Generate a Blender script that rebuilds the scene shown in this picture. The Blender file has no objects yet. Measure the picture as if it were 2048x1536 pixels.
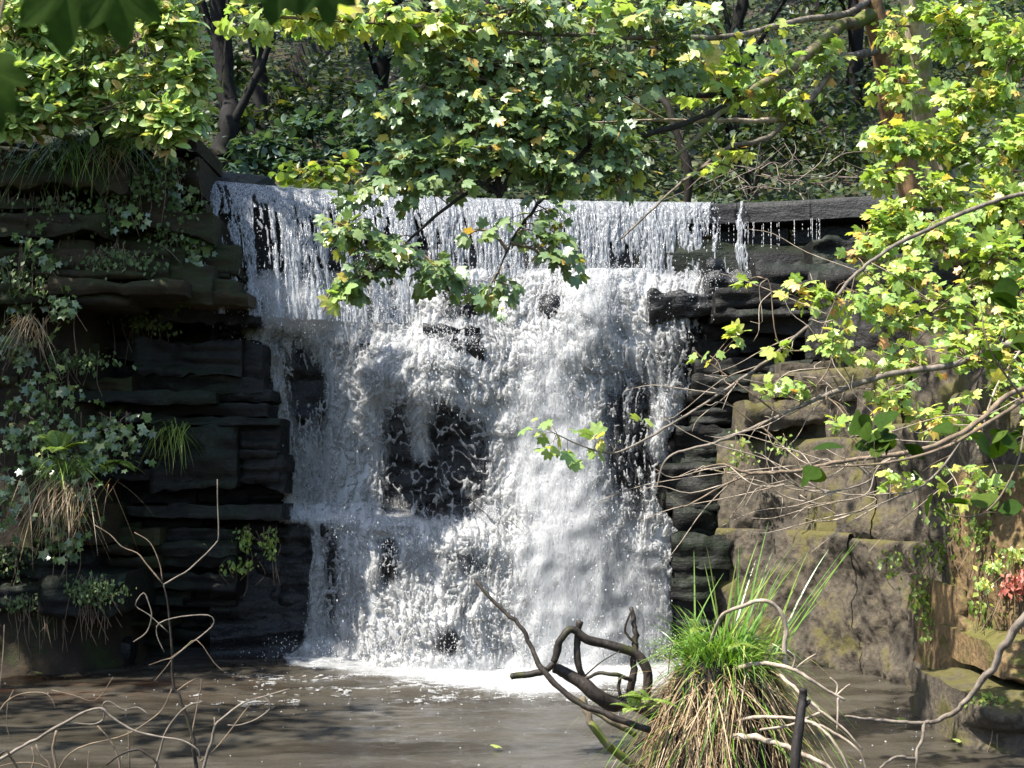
import bpy, math, random
import numpy as np
from mathutils import Matrix, Vector

# ------------------------------------------------------------------ camera, world, sun, exposure
SC = bpy.context.scene
COL = SC.collection
F, HOR, CAMZ = 2760.0, 950.0, 2.2          # focal length and horizon in photo pixels, eye height (m)
cam_d = bpy.data.cameras.new("camera"); cam = bpy.data.objects.new("camera", cam_d); COL.objects.link(cam)
cam.location = (0, 0, CAMZ); cam.rotation_euler = (math.radians(90), 0, 0)
cam_d.sensor_width = 36; cam_d.lens = 36 * F / 2048; cam_d.shift_y = (HOR - 768) / 2048
cam_d.clip_start = 0.05; cam_d.clip_end = 600
cam_d.dof.use_dof = True; cam_d.dof.focus_distance = 14.0; cam_d.dof.aperture_fstop = 8.0
SC.camera = cam

SUN = Vector((-0.46, -0.27, 0.85)).normalized()
SUN_EL = math.asin(SUN.z); SUN_AZ = math.atan2(SUN.x, SUN.y)
world = bpy.data.worlds.new("World"); SC.world = world; world.use_nodes = True
wn = world.node_tree.nodes; wl = world.node_tree.links
sky = wn.new("ShaderNodeTexSky"); sky.sky_type = 'NISHITA'; sky.sun_disc = False
sky.sun_elevation = SUN_EL; sky.sun_rotation = SUN_AZ
wl.new(sky.outputs[0], wn["Background"].inputs[0]); wn["Background"].inputs[1].default_value = 0.13
sun_d = bpy.data.lights.new("sun", 'SUN'); sun_d.energy = 4.3; sun_d.angle = math.radians(0.53); sun_d.color = (1, 0.965, 0.90)
sun = bpy.data.objects.new("sun", sun_d); COL.objects.link(sun)
sun.rotation_euler = SUN.to_track_quat('Z', 'Y').to_euler()
SC.view_settings.view_transform = 'Standard'; SC.view_settings.look = 'None'
SC.view_settings.exposure = 1.95; SC.view_settings.gamma = 1
SC.cycles.max_bounces = 7; SC.cycles.transparent_max_bounces = 12
SC.cycles.diffuse_bounces = 4; SC.cycles.glossy_bounces = 3; SC.cycles.transmission_bounces = 4
SC.cycles.caustics_reflective = False; SC.cycles.caustics_refractive = False
SC.cycles.sample_clamp_indirect = 6

random.seed(7)
RNG = np.random.default_rng(7)

# ------------------------------------------------------------------ numeric helpers
def P(px, py, d):
    """point at depth d (m) in the direction of a photo pixel"""
    px = np.asarray(px, float); py = np.asarray(py, float); d = np.asarray(d, float)
    return np.stack(np.broadcast_arrays((px - 1024) / F * d, d, CAMZ + (HOR - py) / F * d), -1)

def norm(v):
    return v / np.maximum(np.linalg.norm(v, axis=-1, keepdims=True), 1e-9)

def _hash(ix, iy, iz, seed):
    h = (ix.astype(np.int64) * 374761393 + iy.astype(np.int64) * 668265263 + iz.astype(np.int64) * 2147483647 + seed * 1274126177) & 0xFFFFFFFF
    h = ((h ^ (h >> 13)) * 1274126177) & 0xFFFFFFFF
    h = ((h ^ (h >> 16)) * 2246822519) & 0xFFFFFFFF
    return ((h ^ (h >> 15)) & 0xFFFFFF) / float(0xFFFFFF)

def vnoise(p, seed=0):
    p = np.asarray(p, float)
    i = np.floor(p).astype(np.int64); f = p - i; f = f * f * f * (f * (f * 6 - 15) + 10)
    r = 0
    for dx in (0, 1):
        wx = f[..., 0] if dx else 1 - f[..., 0]
        for dy in (0, 1):
            wy = f[..., 1] if dy else 1 - f[..., 1]
            for dz in (0, 1):
                wz = f[..., 2] if dz else 1 - f[..., 2]
                r = r + wx * wy * wz * _hash(i[..., 0] + dx, i[..., 1] + dy, i[..., 2] + dz, seed)
    return r * 2 - 1

def fbm(p, oct=4, seed=0, gain=0.5):
    a, s, r = 1.0, 0.0, 0
    p = np.asarray(p, float)
    for k in range(oct):
        r = r + a * vnoise(p, seed + k * 17); s += a; a *= gain; p = p * 2.03 + 11.7
    return r / s

def worley(u, v, seed=0):
    iu = np.floor(u).astype(np.int64); iv = np.floor(v).astype(np.int64)
    f1 = np.full(u.shape, 9.0); f2 = np.full(u.shape, 9.0)
    z = np.zeros_like(iu)
    for a in (-1, 0, 1):
        for b in (-1, 0, 1):
            x = iu + a + _hash(iu + a, iv + b, z, seed); y = iv + b + _hash(iu + a, iv + b, z + 1, seed)
            dd = np.hypot(x - u, y - v)
            f2 = np.minimum(f2, np.maximum(dd, f1)); f1 = np.minimum(f1, dd)
    return f1, f2

def rank01(a):
    r = np.empty(a.size); r[np.argsort(a.ravel())] = np.linspace(0, 1, a.size); return r.reshape(a.shape)

def sstep(a, b, x):
    t = np.clip((x - a) / (b - a), 0, 1); return t * t * (3 - 2 * t)

def smooth(pts, n=6):
    """Catmull-Rom through the points"""
    p = np.asarray(pts, float)
    if len(p) < 3: 
        t = np.linspace(0, 1, n + 1)[:, None]; return p[0] * (1 - t) + p[-1] * t
    q = np.vstack([2 * p[0] - p[1], p, 2 * p[-1] - p[-2]]); out = []
    for i in range(1, len(q) - 2):
        for t in np.linspace(0, 1, n, endpoint=False):
            out.append(0.5 * (2 * q[i] + (q[i + 1] - q[i - 1]) * t + (2 * q[i - 1] - 5 * q[i] + 4 * q[i + 1] - q[i + 2]) * t * t + (3 * q[i] - q[i - 1] - 3 * q[i + 1] + q[i + 2]) * t ** 3))
    out.append(p[-1]); return np.array(out)

# ------------------------------------------------------------------ object helpers
def mesh(name, V, Fc, mat, smooth_=True):
    V = np.ascontiguousarray(V, np.float32); Fc = np.ascontiguousarray(Fc, np.int32)
    me = bpy.data.meshes.new(name)
    n, k = Fc.shape
    me.vertices.add(len(V)); me.vertices.foreach_set("co", V.ravel())
    me.loops.add(n * k); me.loops.foreach_set("vertex_index", Fc.ravel())
    me.polygons.add(n); me.polygons.foreach_set("loop_start", np.arange(0, n * k, k, dtype=np.int32))
    if smooth_: me.polygons.foreach_set("use_smooth", np.ones(n, bool))
    me.update(calc_edges=True); me.validate()
    me.materials.append(mat)
    return me

def link(name, me, parent=None, loc=None, kind=None, label=None):
    o = bpy.data.objects.new(name, me); COL.objects.link(o)
    if parent is not None: o.parent = parent
    if loc is not None: o.location = loc
    if kind: o["kind"] = kind
    if label: o["label"] = label
    return o

def add(name, V, Fc, mat, parent=None, kind=None, smooth_=True, label=None):
    """mesh object given in world coordinates, under an Empty that is only translated"""
    V = np.asarray(V, float)
    if parent is not None: V = V - np.array(parent.location)
    return link(name, mesh(name, V, Fc, mat, smooth_), parent, None, kind, label)

def thing(name, label, cat, loc, group=None):
    o = bpy.data.objects.new(name, None); COL.objects.link(o)
    o.location = [float(c) for c in loc]; o.empty_display_size = 0.1
    o["label"] = label; o["category"] = cat
    if group: o["group"] = group
    return o

def tag(o, label, cat, group=None):
    o["label"] = label; o["category"] = cat
    if group: o["group"] = group
    return o

def join(parts):
    Vs, Fs, k = [], [], 0
    for V, Fc in parts:
        Vs.append(V); Fs.append(Fc + k); k += len(V)
    return np.vstack(Vs), np.vstack(Fs)

def tube(pts, r, ns=6, knobs=0.0, seed=0):
    pts = np.asarray(pts, float); n = len(pts); r = np.broadcast_to(np.asarray(r, float), (n,)).copy()
    if knobs: r = r * (1 + knobs * vnoise(pts * (0.35 / max(r.max(), 1e-3)), seed))
    t = norm(np.gradient(pts, axis=0))
    up = np.array([0.31, 0.17, 0.93]); 
    a = norm(np.cross(t, up) + 1e-6); b = np.cross(t, a)
    ang = np.linspace(0, 2 * np.pi, ns, endpoint=False)
    V = pts[:, None] + r[:, None, None] * (np.cos(ang)[None, :, None] * a[:, None] + np.sin(ang)[None, :, None] * b[:, None])
    V = V.reshape(-1, 3)
    i = np.arange(n - 1)[:, None] * ns; j = np.arange(ns)[None]; j2 = (j + 1) % ns
    Fc = np.stack([i + j, i + j2, i + ns + j2, i + ns + j], -1).reshape(-1, 4)
    # end caps as degenerate-free quads need even sides; add end points instead
    m = len(V); V = np.vstack([V, pts[:1] - t[:1] * r[0] * .4, pts[-1:] + t[-1:] * r[-1] * .4])
    jj = np.arange(0, ns, 2)
    capA = np.stack([np.full(len(jj), m), (jj + 2) % ns, jj + 1, jj], -1)
    e = (n - 1) * ns
    capB = np.stack([np.full(len(jj), m + 1), e + jj, e + jj + 1, e + (jj + 2) % ns], -1)
    return V, np.vstack([Fc, capA, capB])

def grid_faces(nr, nc):
    i = np.arange(nr - 1)[:, None] * nc; j = np.arange(nc - 1)[None]
    return np.stack([i + j, i + j + 1, i + nc + j + 1, i + nc + j], -1).reshape(-1, 4)

# ------------------------------------------------------------------ materials
def new_mat(name):
    m = bpy.data.materials.new(name); m.use_nodes = True
    nt = m.node_tree; bs = nt.nodes["Principled BSDF"]
    return m, nt, bs, nt.nodes["Material Output"]

def ramp(nt, stops, fac=None, interp='LINEAR'):
    r = nt.nodes.new("ShaderNodeValToRGB"); e = r.color_ramp.elements; r.color_ramp.interpolation = interp
    while len(e) < len(stops): e.new(0.5)
    for k, (p, c) in enumerate(stops): e[k].position = p; e[k].color = (*c, 1) if len(c) == 3 else c
    if fac is not None: nt.links.new(fac, r.inputs[0])
    return r

def noise_tex(nt, scale, detail=5, rough=0.55, vec=None, stretch=None):
    g = nt.nodes.new("ShaderNodeNewGeometry")
    v = g.outputs["Position"]
    if stretch:
        mp = nt.nodes.new("ShaderNodeMapping"); mp.inputs["Scale"].default_value = stretch
        nt.links.new(v, mp.inputs[0]); v = mp.outputs[0]
    n = nt.nodes.new("ShaderNodeTexNoise"); n.inputs["Scale"].default_value = scale
    n.inputs["Detail"].default_value = detail; n.inputs["Roughness"].default_value = rough
    nt.links.new(v, n.inputs["Vector"]); return n

def bump(nt, bs, height, strength=0.5, dist=0.02, prev=None):
    b = nt.nodes.new("ShaderNodeBump"); b.inputs["Strength"].default_value = strength; b.inputs["Distance"].default_value = dist
    nt.links.new(height, b.inputs["Height"])
    if prev is not None: nt.links.new(prev.outputs[0], b.inputs["Normal"])
    nt.links.new(b.outputs[0], bs.inputs["Normal"]); return b

def mixc(nt, fac, a, b, mode='MIX'):
    m = nt.nodes.new("ShaderNodeMix"); m.data_type = 'RGBA'; m.blend_type = mode
    for s, v in ((0, fac), (6, a), (7, b)):
        if isinstance(v, (int, float)): m.inputs[s].default_value = v
        elif isinstance(v, tuple): m.inputs[s].default_value = (*v, 1)
        else: nt.links.new(v, m.inputs[s])
    return m.outputs[2]

def rock_mat(name, dark, mid, light, moss, moss_amt, rough=0.55, strata=True, mscale=1.1):
    m, nt, bs, out = new_mat(name)
    n1 = noise_tex(nt, 1.6, 8, 0.62, stretch=(0.6, 0.6, 2.6) if strata else None)
    n2 = noise_tex(nt, 22, 6, 0.65)
    n3 = noise_tex(nt, mscale, 5, 0.6)
    c = ramp(nt, [(0.32, dark), (0.52, mid), (0.72, light)], n1.outputs[0])
    g = ramp(nt, [(0.35, (0.55,) * 3), (0.7, (1.35,) * 3)], n2.outputs[0])
    base = mixc(nt, 1.0, c.outputs[0], g.outputs[0], 'MULTIPLY')
    bs.inputs['Specular IOR Level'].default_value = .22
    # moss likes upward facing stone
    geo = nt.nodes.new("ShaderNodeNewGeometry"); sx = nt.nodes.new("ShaderNodeSeparateXYZ"); nt.links.new(geo.outputs["Normal"], sx.inputs[0])
    mm = nt.nodes.new("ShaderNodeMath"); mm.operation = 'MULTIPLY_ADD'; nt.links.new(sx.outputs[2], mm.inputs[0]); mm.inputs[1].default_value = 0.16
    nt.links.new(n3.outputs[0], mm.inputs[2])
    mr = ramp(nt, [(0.62 - moss_amt, (0, 0, 0)), (0.74 - moss_amt, (1, 1, 1))], mm.outputs[0])
    base = mixc(nt, mr.outputs[0], base, mixc(nt, n2.outputs[0], tuple(x * .45 for x in moss), tuple(x * 1.5 for x in moss)))
    nt.links.new(base, bs.inputs["Base Color"])
    rr = ramp(nt, [(0.3, (rough - .2,) * 3), (0.7, (rough + .25,) * 3)], n2.outputs[0]); nt.links.new(rr.outputs[0], bs.inputs["Roughness"])
    b1 = bump(nt, bs, n1.outputs[0], 0.6, 0.10); bump(nt, bs, n2.outputs[0], 0.7, 0.02, b1)
    return m

M = {}
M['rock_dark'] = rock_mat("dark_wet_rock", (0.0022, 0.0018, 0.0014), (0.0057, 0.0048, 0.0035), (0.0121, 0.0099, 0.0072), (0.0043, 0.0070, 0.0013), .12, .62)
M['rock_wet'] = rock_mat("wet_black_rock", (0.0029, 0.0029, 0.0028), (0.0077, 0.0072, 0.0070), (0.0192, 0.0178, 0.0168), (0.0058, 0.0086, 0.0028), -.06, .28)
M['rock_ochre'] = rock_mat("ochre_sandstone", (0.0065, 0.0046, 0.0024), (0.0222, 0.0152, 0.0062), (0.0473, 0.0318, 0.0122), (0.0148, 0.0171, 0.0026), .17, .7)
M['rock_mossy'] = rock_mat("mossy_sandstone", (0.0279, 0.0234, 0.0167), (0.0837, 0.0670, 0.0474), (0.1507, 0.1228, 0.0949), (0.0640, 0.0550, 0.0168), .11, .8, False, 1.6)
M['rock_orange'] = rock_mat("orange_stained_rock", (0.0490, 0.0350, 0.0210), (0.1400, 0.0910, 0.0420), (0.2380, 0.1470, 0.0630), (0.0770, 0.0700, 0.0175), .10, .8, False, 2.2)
M['concrete'] = rock_mat("weathered_concrete", (0.0079, 0.0075, 0.0072), (0.0215, 0.0204, 0.0190), (0.0393, 0.0376, 0.0358), (0.0143, 0.0179, 0.0054), -.02, .55)
M['soil'] = rock_mat("leaf_litter_soil", (0.0084, 0.0060, 0.0036), (0.0240, 0.0168, 0.0096), (0.0510, 0.0348, 0.0180), (0.0180, 0.0270, 0.0060), .08, .85, False)
M['bed'] = rock_mat("silty_riverbed", (.03, .02, .01), (.09, .06, .025), (.16, .11, .05), (.05, .05, .02), .0, .8, False)
M['amber'] = rock_mat("amber_submerged_stone", (.15, .07, .02), (.4, .2, .06), (.6, .34, .12), (.1, .1, .03), -.1, .6, False)

def leaf_mat(name, cols, trans=0.4, rough=0.42, spec=0.5, tcols=None):
    m, nt, bs, out = new_mat(name)
    geo = nt.nodes.new("ShaderNodeNewGeometry"); oi = nt.nodes.new("ShaderNodeObjectInfo")
    ad = nt.nodes.new("ShaderNodeMath"); ad.operation = 'ADD'; nt.links.new(geo.outputs["Random Per Island"], ad.inputs[0]); nt.links.new(oi.outputs["Random"], ad.inputs[1])
    fr = nt.nodes.new("ShaderNodeMath"); fr.operation = 'FRACT'; nt.links.new(ad.outputs[0], fr.inputs[0])
    c = ramp(nt, cols, fr.outputs[0])
    n = noise_tex(nt, 60, 3, .6); nr = ramp(nt, [(.3, (.78,) * 3), (.7, (1.18,) * 3)], n.outputs[0])
    col = mixc(nt, 1.0, c.outputs[0], nr.outputs[0], 'MULTIPLY')
    nt.links.new(col, bs.inputs["Base Color"]); bs.inputs["Roughness"].default_value = rough
    bs.inputs["Specular IOR Level"].default_value = spec
    tr = nt.nodes.new("ShaderNodeBsdfTranslucent")
    tc = mixc(nt, 1.0, col, (1.25, 1.3, .6), 'MULTIPLY'); nt.links.new(tc, tr.inputs[0])
    mx = nt.nodes.new("ShaderNodeMixShader"); mx.inputs[0].default_value = trans
    nt.links.new(bs.outputs[0], mx.inputs[1]); nt.links.new(tr.outputs[0], mx.inputs[2]); nt.links.new(mx.outputs[0], out.inputs[0])
    return m

M['leaf_oak'] = leaf_mat("oak_leaf", [(0, (0.1798, 0.2823, 0.0899)), (.45, (0.2597, 0.3661, 0.1129)), (.8, (0.3488, 0.4211, 0.1413)), (.95, (0.4901, 0.4581, 0.1413)), (1, (0.4012, 0.2357, 0.1049))], .35, .36, .7)
M['leaf_syc'] = leaf_mat("sycamore_leaf", [(0, (0.1042, 0.1624, 0.0682)), (.5, (0.1380, 0.2027, 0.0790)), (.9, (0.1856, 0.2348, 0.0771)), (.96, (0.3587, 0.3276, 0.0653)), (1, (0.4392, 0.2623, 0.0653))], .35, .4, .55)
M['leaf_yellow'] = leaf_mat("yellowing_sycamore_leaf", [(0, (0.1919, 0.2966, 0.0880)), (.4, (0.2733, 0.3587, 0.0967)), (.8, (0.4129, 0.4345, 0.1143)), (1, (0.4710, 0.3931, 0.1143))], .45, .42, .5)
M['leaf_bright'] = leaf_mat("bright_field_maple_leaf", [(0, (0.1909, 0.2986, 0.0739)), (.5, (0.2756, 0.3741, 0.0834)), (.85, (0.3939, 0.4323, 0.0981)), (.95, (0.5955, 0.4744, 0.1054)), (1, (0.5781, 0.2579, 0.0981))], .42, .4, .55)
M['leaf_dark'] = leaf_mat("shaded_hazel_leaf", [(0, (.018, .040, .004)), (.6, (.028, .055, .005)), (1, (.05, .075, .01))], .3, .8, .1)  # shade over the near leaves is put into this dark colour
M['leaf_wood'] = leaf_mat("woodland_leaf", [(0, (0.0241, 0.0406, 0.0169)), (.5, (0.0373, 0.0604, 0.0221)), (.9, (0.0638, 0.0836, 0.0234)), (1, (0.1100, 0.0968, 0.0234))], .35, .5, .4)  # this and the blue green leaf lowered in colour to stand for canopy shade
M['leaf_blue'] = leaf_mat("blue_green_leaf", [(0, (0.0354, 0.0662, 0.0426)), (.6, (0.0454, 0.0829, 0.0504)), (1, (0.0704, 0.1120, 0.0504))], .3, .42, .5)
M['ivy'] = leaf_mat("ivy_leaf", [(0, (0.0437, 0.0811, 0.0260)), (.5, (0.0749, 0.1248, 0.0312)), (.9, (0.1622, 0.2122, 0.0625)), (1, (0.2496, 0.2496, 0.0937))], .2, .3, .7)
M['fern'] = leaf_mat("fern_leaf", [(0, (0.096, 0.156, 0.024)), (.6, (0.156, 0.228, 0.036)), (1, (0.264, 0.300, 0.060))], .4, .5, .4)
M['sedge'] = leaf_mat("sedge_blade", [(0, (0.070, 0.154, 0.021)), (.6, (0.126, 0.238, 0.028)), (.9, (0.210, 0.294, 0.056)), (1, (0.420, 0.392, 0.112))], .4, .35, .6)
M['straw'] = leaf_mat("dead_grass_blade", [(0, (0.080, 0.048, 0.024)), (.4, (0.192, 0.120, 0.056)), (.8, (0.320, 0.232, 0.128)), (1, (0.400, 0.320, 0.208))], .25, .6, .3)
M['red_leaf'] = leaf_mat("red_leaf", [(0, (.30, .07, .05)), (1, (.42, .16, .11))], .35, .5, .4)
M['moss_tuft'] = leaf_mat("moss_leaf", [(0, (.045, .07, .02)), (.6, (.09, .13, .04)), (1, (.16, .2, .08))], .3, .6, .3)

def bark_mat(name, dark, light, moss, moss_pos, rough=.8):
    m, nt, bs, out = new_mat(name)
    n1 = noise_tex(nt, 14, 7, .65, stretch=(1, 1, .35)); n2 = noise_tex(nt, 5, 4, .6)
    c = ramp(nt, [(.34, dark), (.66, light)], n1.outputs[0])
    mr = ramp(nt, [(moss_pos, (0, 0, 0)), (moss_pos + .1, (1, 1, 1))], n2.outputs[0])
    nt.links.new(mixc(nt, mr.outputs[0], c.outputs[0], moss), bs.inputs["Base Color"]); bs.inputs["Roughness"].default_value = rough
    bs.inputs['Specular IOR Level'].default_value = .15; bump(nt, bs, n1.outputs[0], .8, .02); return m

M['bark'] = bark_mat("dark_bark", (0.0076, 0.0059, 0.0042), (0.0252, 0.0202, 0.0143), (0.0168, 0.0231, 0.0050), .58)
M['bark_far'] = bark_mat("shaded_trunk_bark", (.003, .0025, .002), (.012, .010, .008), (.010, .014, .004), .6)  # bark colour darkened to stand for shade on the far trunks
M['bark_brown'] = bark_mat("orange_brown_bark", (.07, .04, .02), (.22, .13, .065), (.10, .12, .02), .62)
M['bark_pale'] = bark_mat("pale_bark", (.16, .12, .09), (.42, .34, .26), (.14, .17, .03), .5)
M['bark_moss'] = bark_mat("mossy_branch_bark", (.06, .045, .03), (.2, .16, .10), (.09, .105, .02), .45)
M['twig'] = bark_mat("twig_bark", (.07, .05, .032), (.2, .145, .095), (.12, .13, .04), .66)
M['twig_grey'] = bark_mat("grey_twig_bark", (0.0630, 0.0504, 0.0385), (0.1890, 0.1540, 0.1190), (0.0840, 0.0770, 0.0420), .66)
M['deadwood'] = bark_mat("bleached_deadwood", (.13, .10, .07), (.36, .29, .22), (.14, .12, .05), .62)
M['wetwood'] = bark_mat("wet_dark_driftwood", (0.0099, 0.0077, 0.0060), (0.0413, 0.0319, 0.0242), (0.0303, 0.0303, 0.0099), .56, .5)
M['stake'] = bark_mat("blackened_stake", (.006, .005, .005), (.022, .018, .015), (.02, .02, .01), .7, .6)

def white_water(name, col, alpha_lo, rough=.3, trans=.3, zs=.5, bs_=.3, spec=.8):
    m, nt, bs, out = new_mat(name)
    n = noise_tex(nt, 9, 5, .65, stretch=(1, 1, .6)); n2 = noise_tex(nt, 55, 4, .7, stretch=(1, 1, zs))
    c = ramp(nt, [(.3, tuple(x * .86 for x in col)), (.65, col)], n.outputs[0]); nt.links.new(c.outputs[0], bs.inputs["Base Color"])
    bs.inputs["Roughness"].default_value = rough; bs.inputs["IOR"].default_value = 1.33; bs.inputs["Specular IOR Level"].default_value = spec
    b1 = bump(nt, bs, n2.outputs[0], bs_, .02)
    tr = nt.nodes.new("ShaderNodeBsdfTranslucent"); tr.inputs[0].default_value = (*col, 1)
    mx = nt.nodes.new("ShaderNodeMixShader"); mx.inputs[0].default_value = trans
    nt.links.new(bs.outputs[0], mx.inputs[1]); nt.links.new(tr.outputs[0], mx.inputs[2])
    tp = nt.nodes.new("ShaderNodeBsdfTransparent"); m2 = nt.nodes.new("ShaderNodeMixShader")
    ar = ramp(nt, [(.32, (alpha_lo,) * 3), (.62, (1, 1, 1))], n2.outputs[0])
    nt.links.new(ar.outputs[0], m2.inputs[0]); nt.links.new(tp.outputs[0], m2.inputs[1]); nt.links.new(mx.outputs[0], m2.inputs[2]); nt.links.new(m2.outputs[0], out.inputs[0])
    return m
M['foam'] = white_water("white_water", (.50, .495, .48), .3, .65, .55, .4, .25, .2)
M['curtain'] = white_water("falling_water", (.40, .41, .42), .1, .12, .4, .08, .5)
def veil_mat(name='veil_of_water', gain=2.1, sub=1.75, top=.92, alb=.54, na=1.1, nb=.9):
    m, nt, bs, out = new_mat(name); a = nt.nodes.new("ShaderNodeAttribute"); a.attribute_name = "rho"
    n = noise_tex(nt, 5, 6, .65, stretch=(1.5, 1, .55)); n2 = noise_tex(nt, 26, 5, .7, stretch=(1.5, 1, .4))
    def mth(op, x, y):
        q = nt.nodes.new("ShaderNodeMath"); q.operation = op
        for i, v in enumerate((x, y)):
            if isinstance(v, float): q.inputs[i].default_value = v
            else: nt.links.new(v, q.inputs[i])
        return q
    q = mth('MULTIPLY', a.outputs["Fac"], gain); q = mth('SUBTRACT', q.outputs[0], sub); w = mth('MULTIPLY', n.outputs[0], na); q = mth('ADD', q.outputs[0], w.outputs[0]); w2 = mth('MULTIPLY', n2.outputs[0], nb); q = mth('ADD', q.outputs[0], w2.outputs[0]); q.use_clamp = True
    q2 = mth('MULTIPLY', q.outputs[0], top)
    bs.inputs["Base Color"].default_value = (alb, alb, alb * .985, 1); bs.inputs["Roughness"].default_value = .35
    bump(nt, bs, n2.outputs[0], .6, .03)
    tr = nt.nodes.new("ShaderNodeBsdfTranslucent"); tr.inputs[0].default_value = (alb * 1.1, alb * 1.1, alb * 1.08, 1)
    mx = nt.nodes.new("ShaderNodeMixShader"); mx.inputs[0].default_value = .35; nt.links.new(bs.outputs[0], mx.inputs[1]); nt.links.new(tr.outputs[0], mx.inputs[2])
    tp = nt.nodes.new("ShaderNodeBsdfTransparent"); m2 = nt.nodes.new("ShaderNodeMixShader")
    nt.links.new(q2.outputs[0], m2.inputs[0]); nt.links.new(tp.outputs[0], m2.inputs[1]); nt.links.new(mx.outputs[0], m2.inputs[2]); nt.links.new(m2.outputs[0], out.inputs[0]); return m
M['veil'] = veil_mat('veil_of_water', 2.3, 1.6, .95, .48)
M['spray'] = veil_mat('drifting_spray', 2.2, 2.75, .62, .46, 1.5, 1.9)
M['film'] = veil_mat('foam_film', 2.4, 1.75, .9)
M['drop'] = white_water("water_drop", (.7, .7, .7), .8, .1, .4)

def pool_mat():
    m, nt, bs, out = new_mat("murky_pool_water")
    n = noise_tex(nt, 1.1, 4, .6, stretch=(.5, 1.6, 1)); c = ramp(nt, [(.3, (.022, .018, .0125)), (.7, (.068, .060, .046))], n.outputs[0])
    nt.links.new(c.outputs[0], bs.inputs["Base Color"]); bs.inputs["Roughness"].default_value = .04; bs.inputs["IOR"].default_value = 1.33
    bs.inputs["Specular IOR Level"].default_value = 1.0
    n2 = noise_tex(nt, 9, 5, .6, stretch=(.55, 1.5, 1)); n3 = noise_tex(nt, 40, 3, .6, stretch=(.6, 1.4, 1))
    b = bump(nt, bs, n2.outputs[0], .25, .04); bump(nt, bs, n3.outputs[0], .22, .008, b)
    tp = nt.nodes.new("ShaderNodeBsdfTransparent"); tp.inputs[0].default_value = (.85, .62, .36, 1)
    mx = nt.nodes.new("ShaderNodeMixShader"); at_ = nt.nodes.new("ShaderNodeAttribute"); at_.attribute_name = "shallow"; mr_ = nt.nodes.new("ShaderNodeMapRange"); nt.links.new(at_.outputs["Fac"], mr_.inputs[0]); mr_.inputs[3].default_value = .88; mr_.inputs[4].default_value = .3
    nt.links.new(mr_.outputs[0], mx.inputs[0])
    nt.links.new(tp.outputs[0], mx.inputs[1]); nt.links.new(bs.outputs[0], mx.inputs[2]); nt.links.new(mx.outputs[0], out.inputs[0]); return m
M['pool'] = pool_mat()

# ------------------------------------------------------------------ the ground
def ground_z(x, y):
    left = sstep(-4.3, -5.2, x) * sstep(14.9, 16.6, y - .15 * x * 0)
    leftbank = sstep(-7.0, -9.5, x)
    right = sstep(4.9, 5.9, x) * sstep(8.2, 10, y)
    rise = np.maximum(0, np.abs(x) - 6) * .35 + np.maximum(0, y - 22.5) * .55
    back = sstep(18.9, 19.6, y)
    near = sstep(9.0, 6.5, y)
    z = -0.7 + 0 * x
    z = np.maximum(z, -0.7 + near * (.95 + np.maximum(0, 6 - y) * .05))
    z = np.where(back > 0, np.maximum(z, -0.7 + back * 6.2), z)
    z = np.maximum(z, -0.7 + left * 7.0)
    z = np.maximum(z, -0.7 + leftbank * (2.5 + 4.2 * sstep(9, 16, y)))
    z = np.maximum(z, -0.7 + right * 5.9)
    hi = sstep(1.0, 5, z)
    z = z + hi * rise
    z = z + .25 * hi * fbm(np.stack([x * .5, y * .5, x * 0], -1), 3, 5)
    return z

gx = np.concatenate([np.linspace(-110, -14, 40), np.linspace(-13.5, 13.5, 109), np.linspace(14, 110, 40)])
gy = np.concatenate([np.linspace(-60, 5, 40), np.linspace(5.25, 30, 100), np.linspace(31, 140, 60)])
GX, GY = np.meshgrid(gx, gy); GZ = ground_z(GX, GY)
add("ground", np.stack([GX, GY, GZ], -1).reshape(-1, 3), grid_faces(len(gy), len(gx)), M['soil'], kind="structure")

# ------------------------------------------------------------------ pool
wx = np.linspace(-9, 7.5, 370); wy = np.linspace(6, 19, 350)
WX, WY = np.meshgrid(wx, wy)
turb = sstep(9.5, 16.0, WY) * np.exp(-((WX + .2) / 4.0) ** 2)
wz = (.032 + .055 * turb) * fbm(np.stack([WX * 1.3, WY * 3.2, WX * 0], -1), 5, 3, .62) + .006 * vnoise(np.stack([WX * 7, WY * 16, WX * 0], -1), 9)
rq = np.exp(-((WX - 3.9) / .9) ** 2 - ((WY - 13.3) / 1.6) ** 2)       # small riffle by the right wall
wz += .05 * rq * fbm(np.stack([WX * 3, WY * 5, WX * 0], -1), 3, 8)
po = add("pool_water", np.stack([WX, WY, wz], -1).reshape(-1, 3), grid_faces(len(wy), len(wx)), M['pool'], kind="structure")
sh = np.exp(-((WX + 4.8) / .95) ** 2 - ((WY - 15.1) / .55) ** 2) + .8 * np.exp(-((WX + 3.0) / .7) ** 2 - ((WY - 15.7) / .3) ** 2); sh = np.clip(sh * (1 + .8 * fbm(np.stack([WX * 3, WY * 4, WX * 0], -1), 3, 77)), 0, 1)
at = po.data.attributes.new("shallow", 'FLOAT', 'POINT'); at.data.foreach_set("value", sh.ravel().astype(np.float32))
add("river_water", np.array([[-4.2, 18.6, 5.74], [6, 18.6, 5.74], [6, 26, 5.74], [-4.2, 26, 5.74]]), np.array([[0, 1, 2, 3]]), M['pool'], kind="structure")

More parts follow.
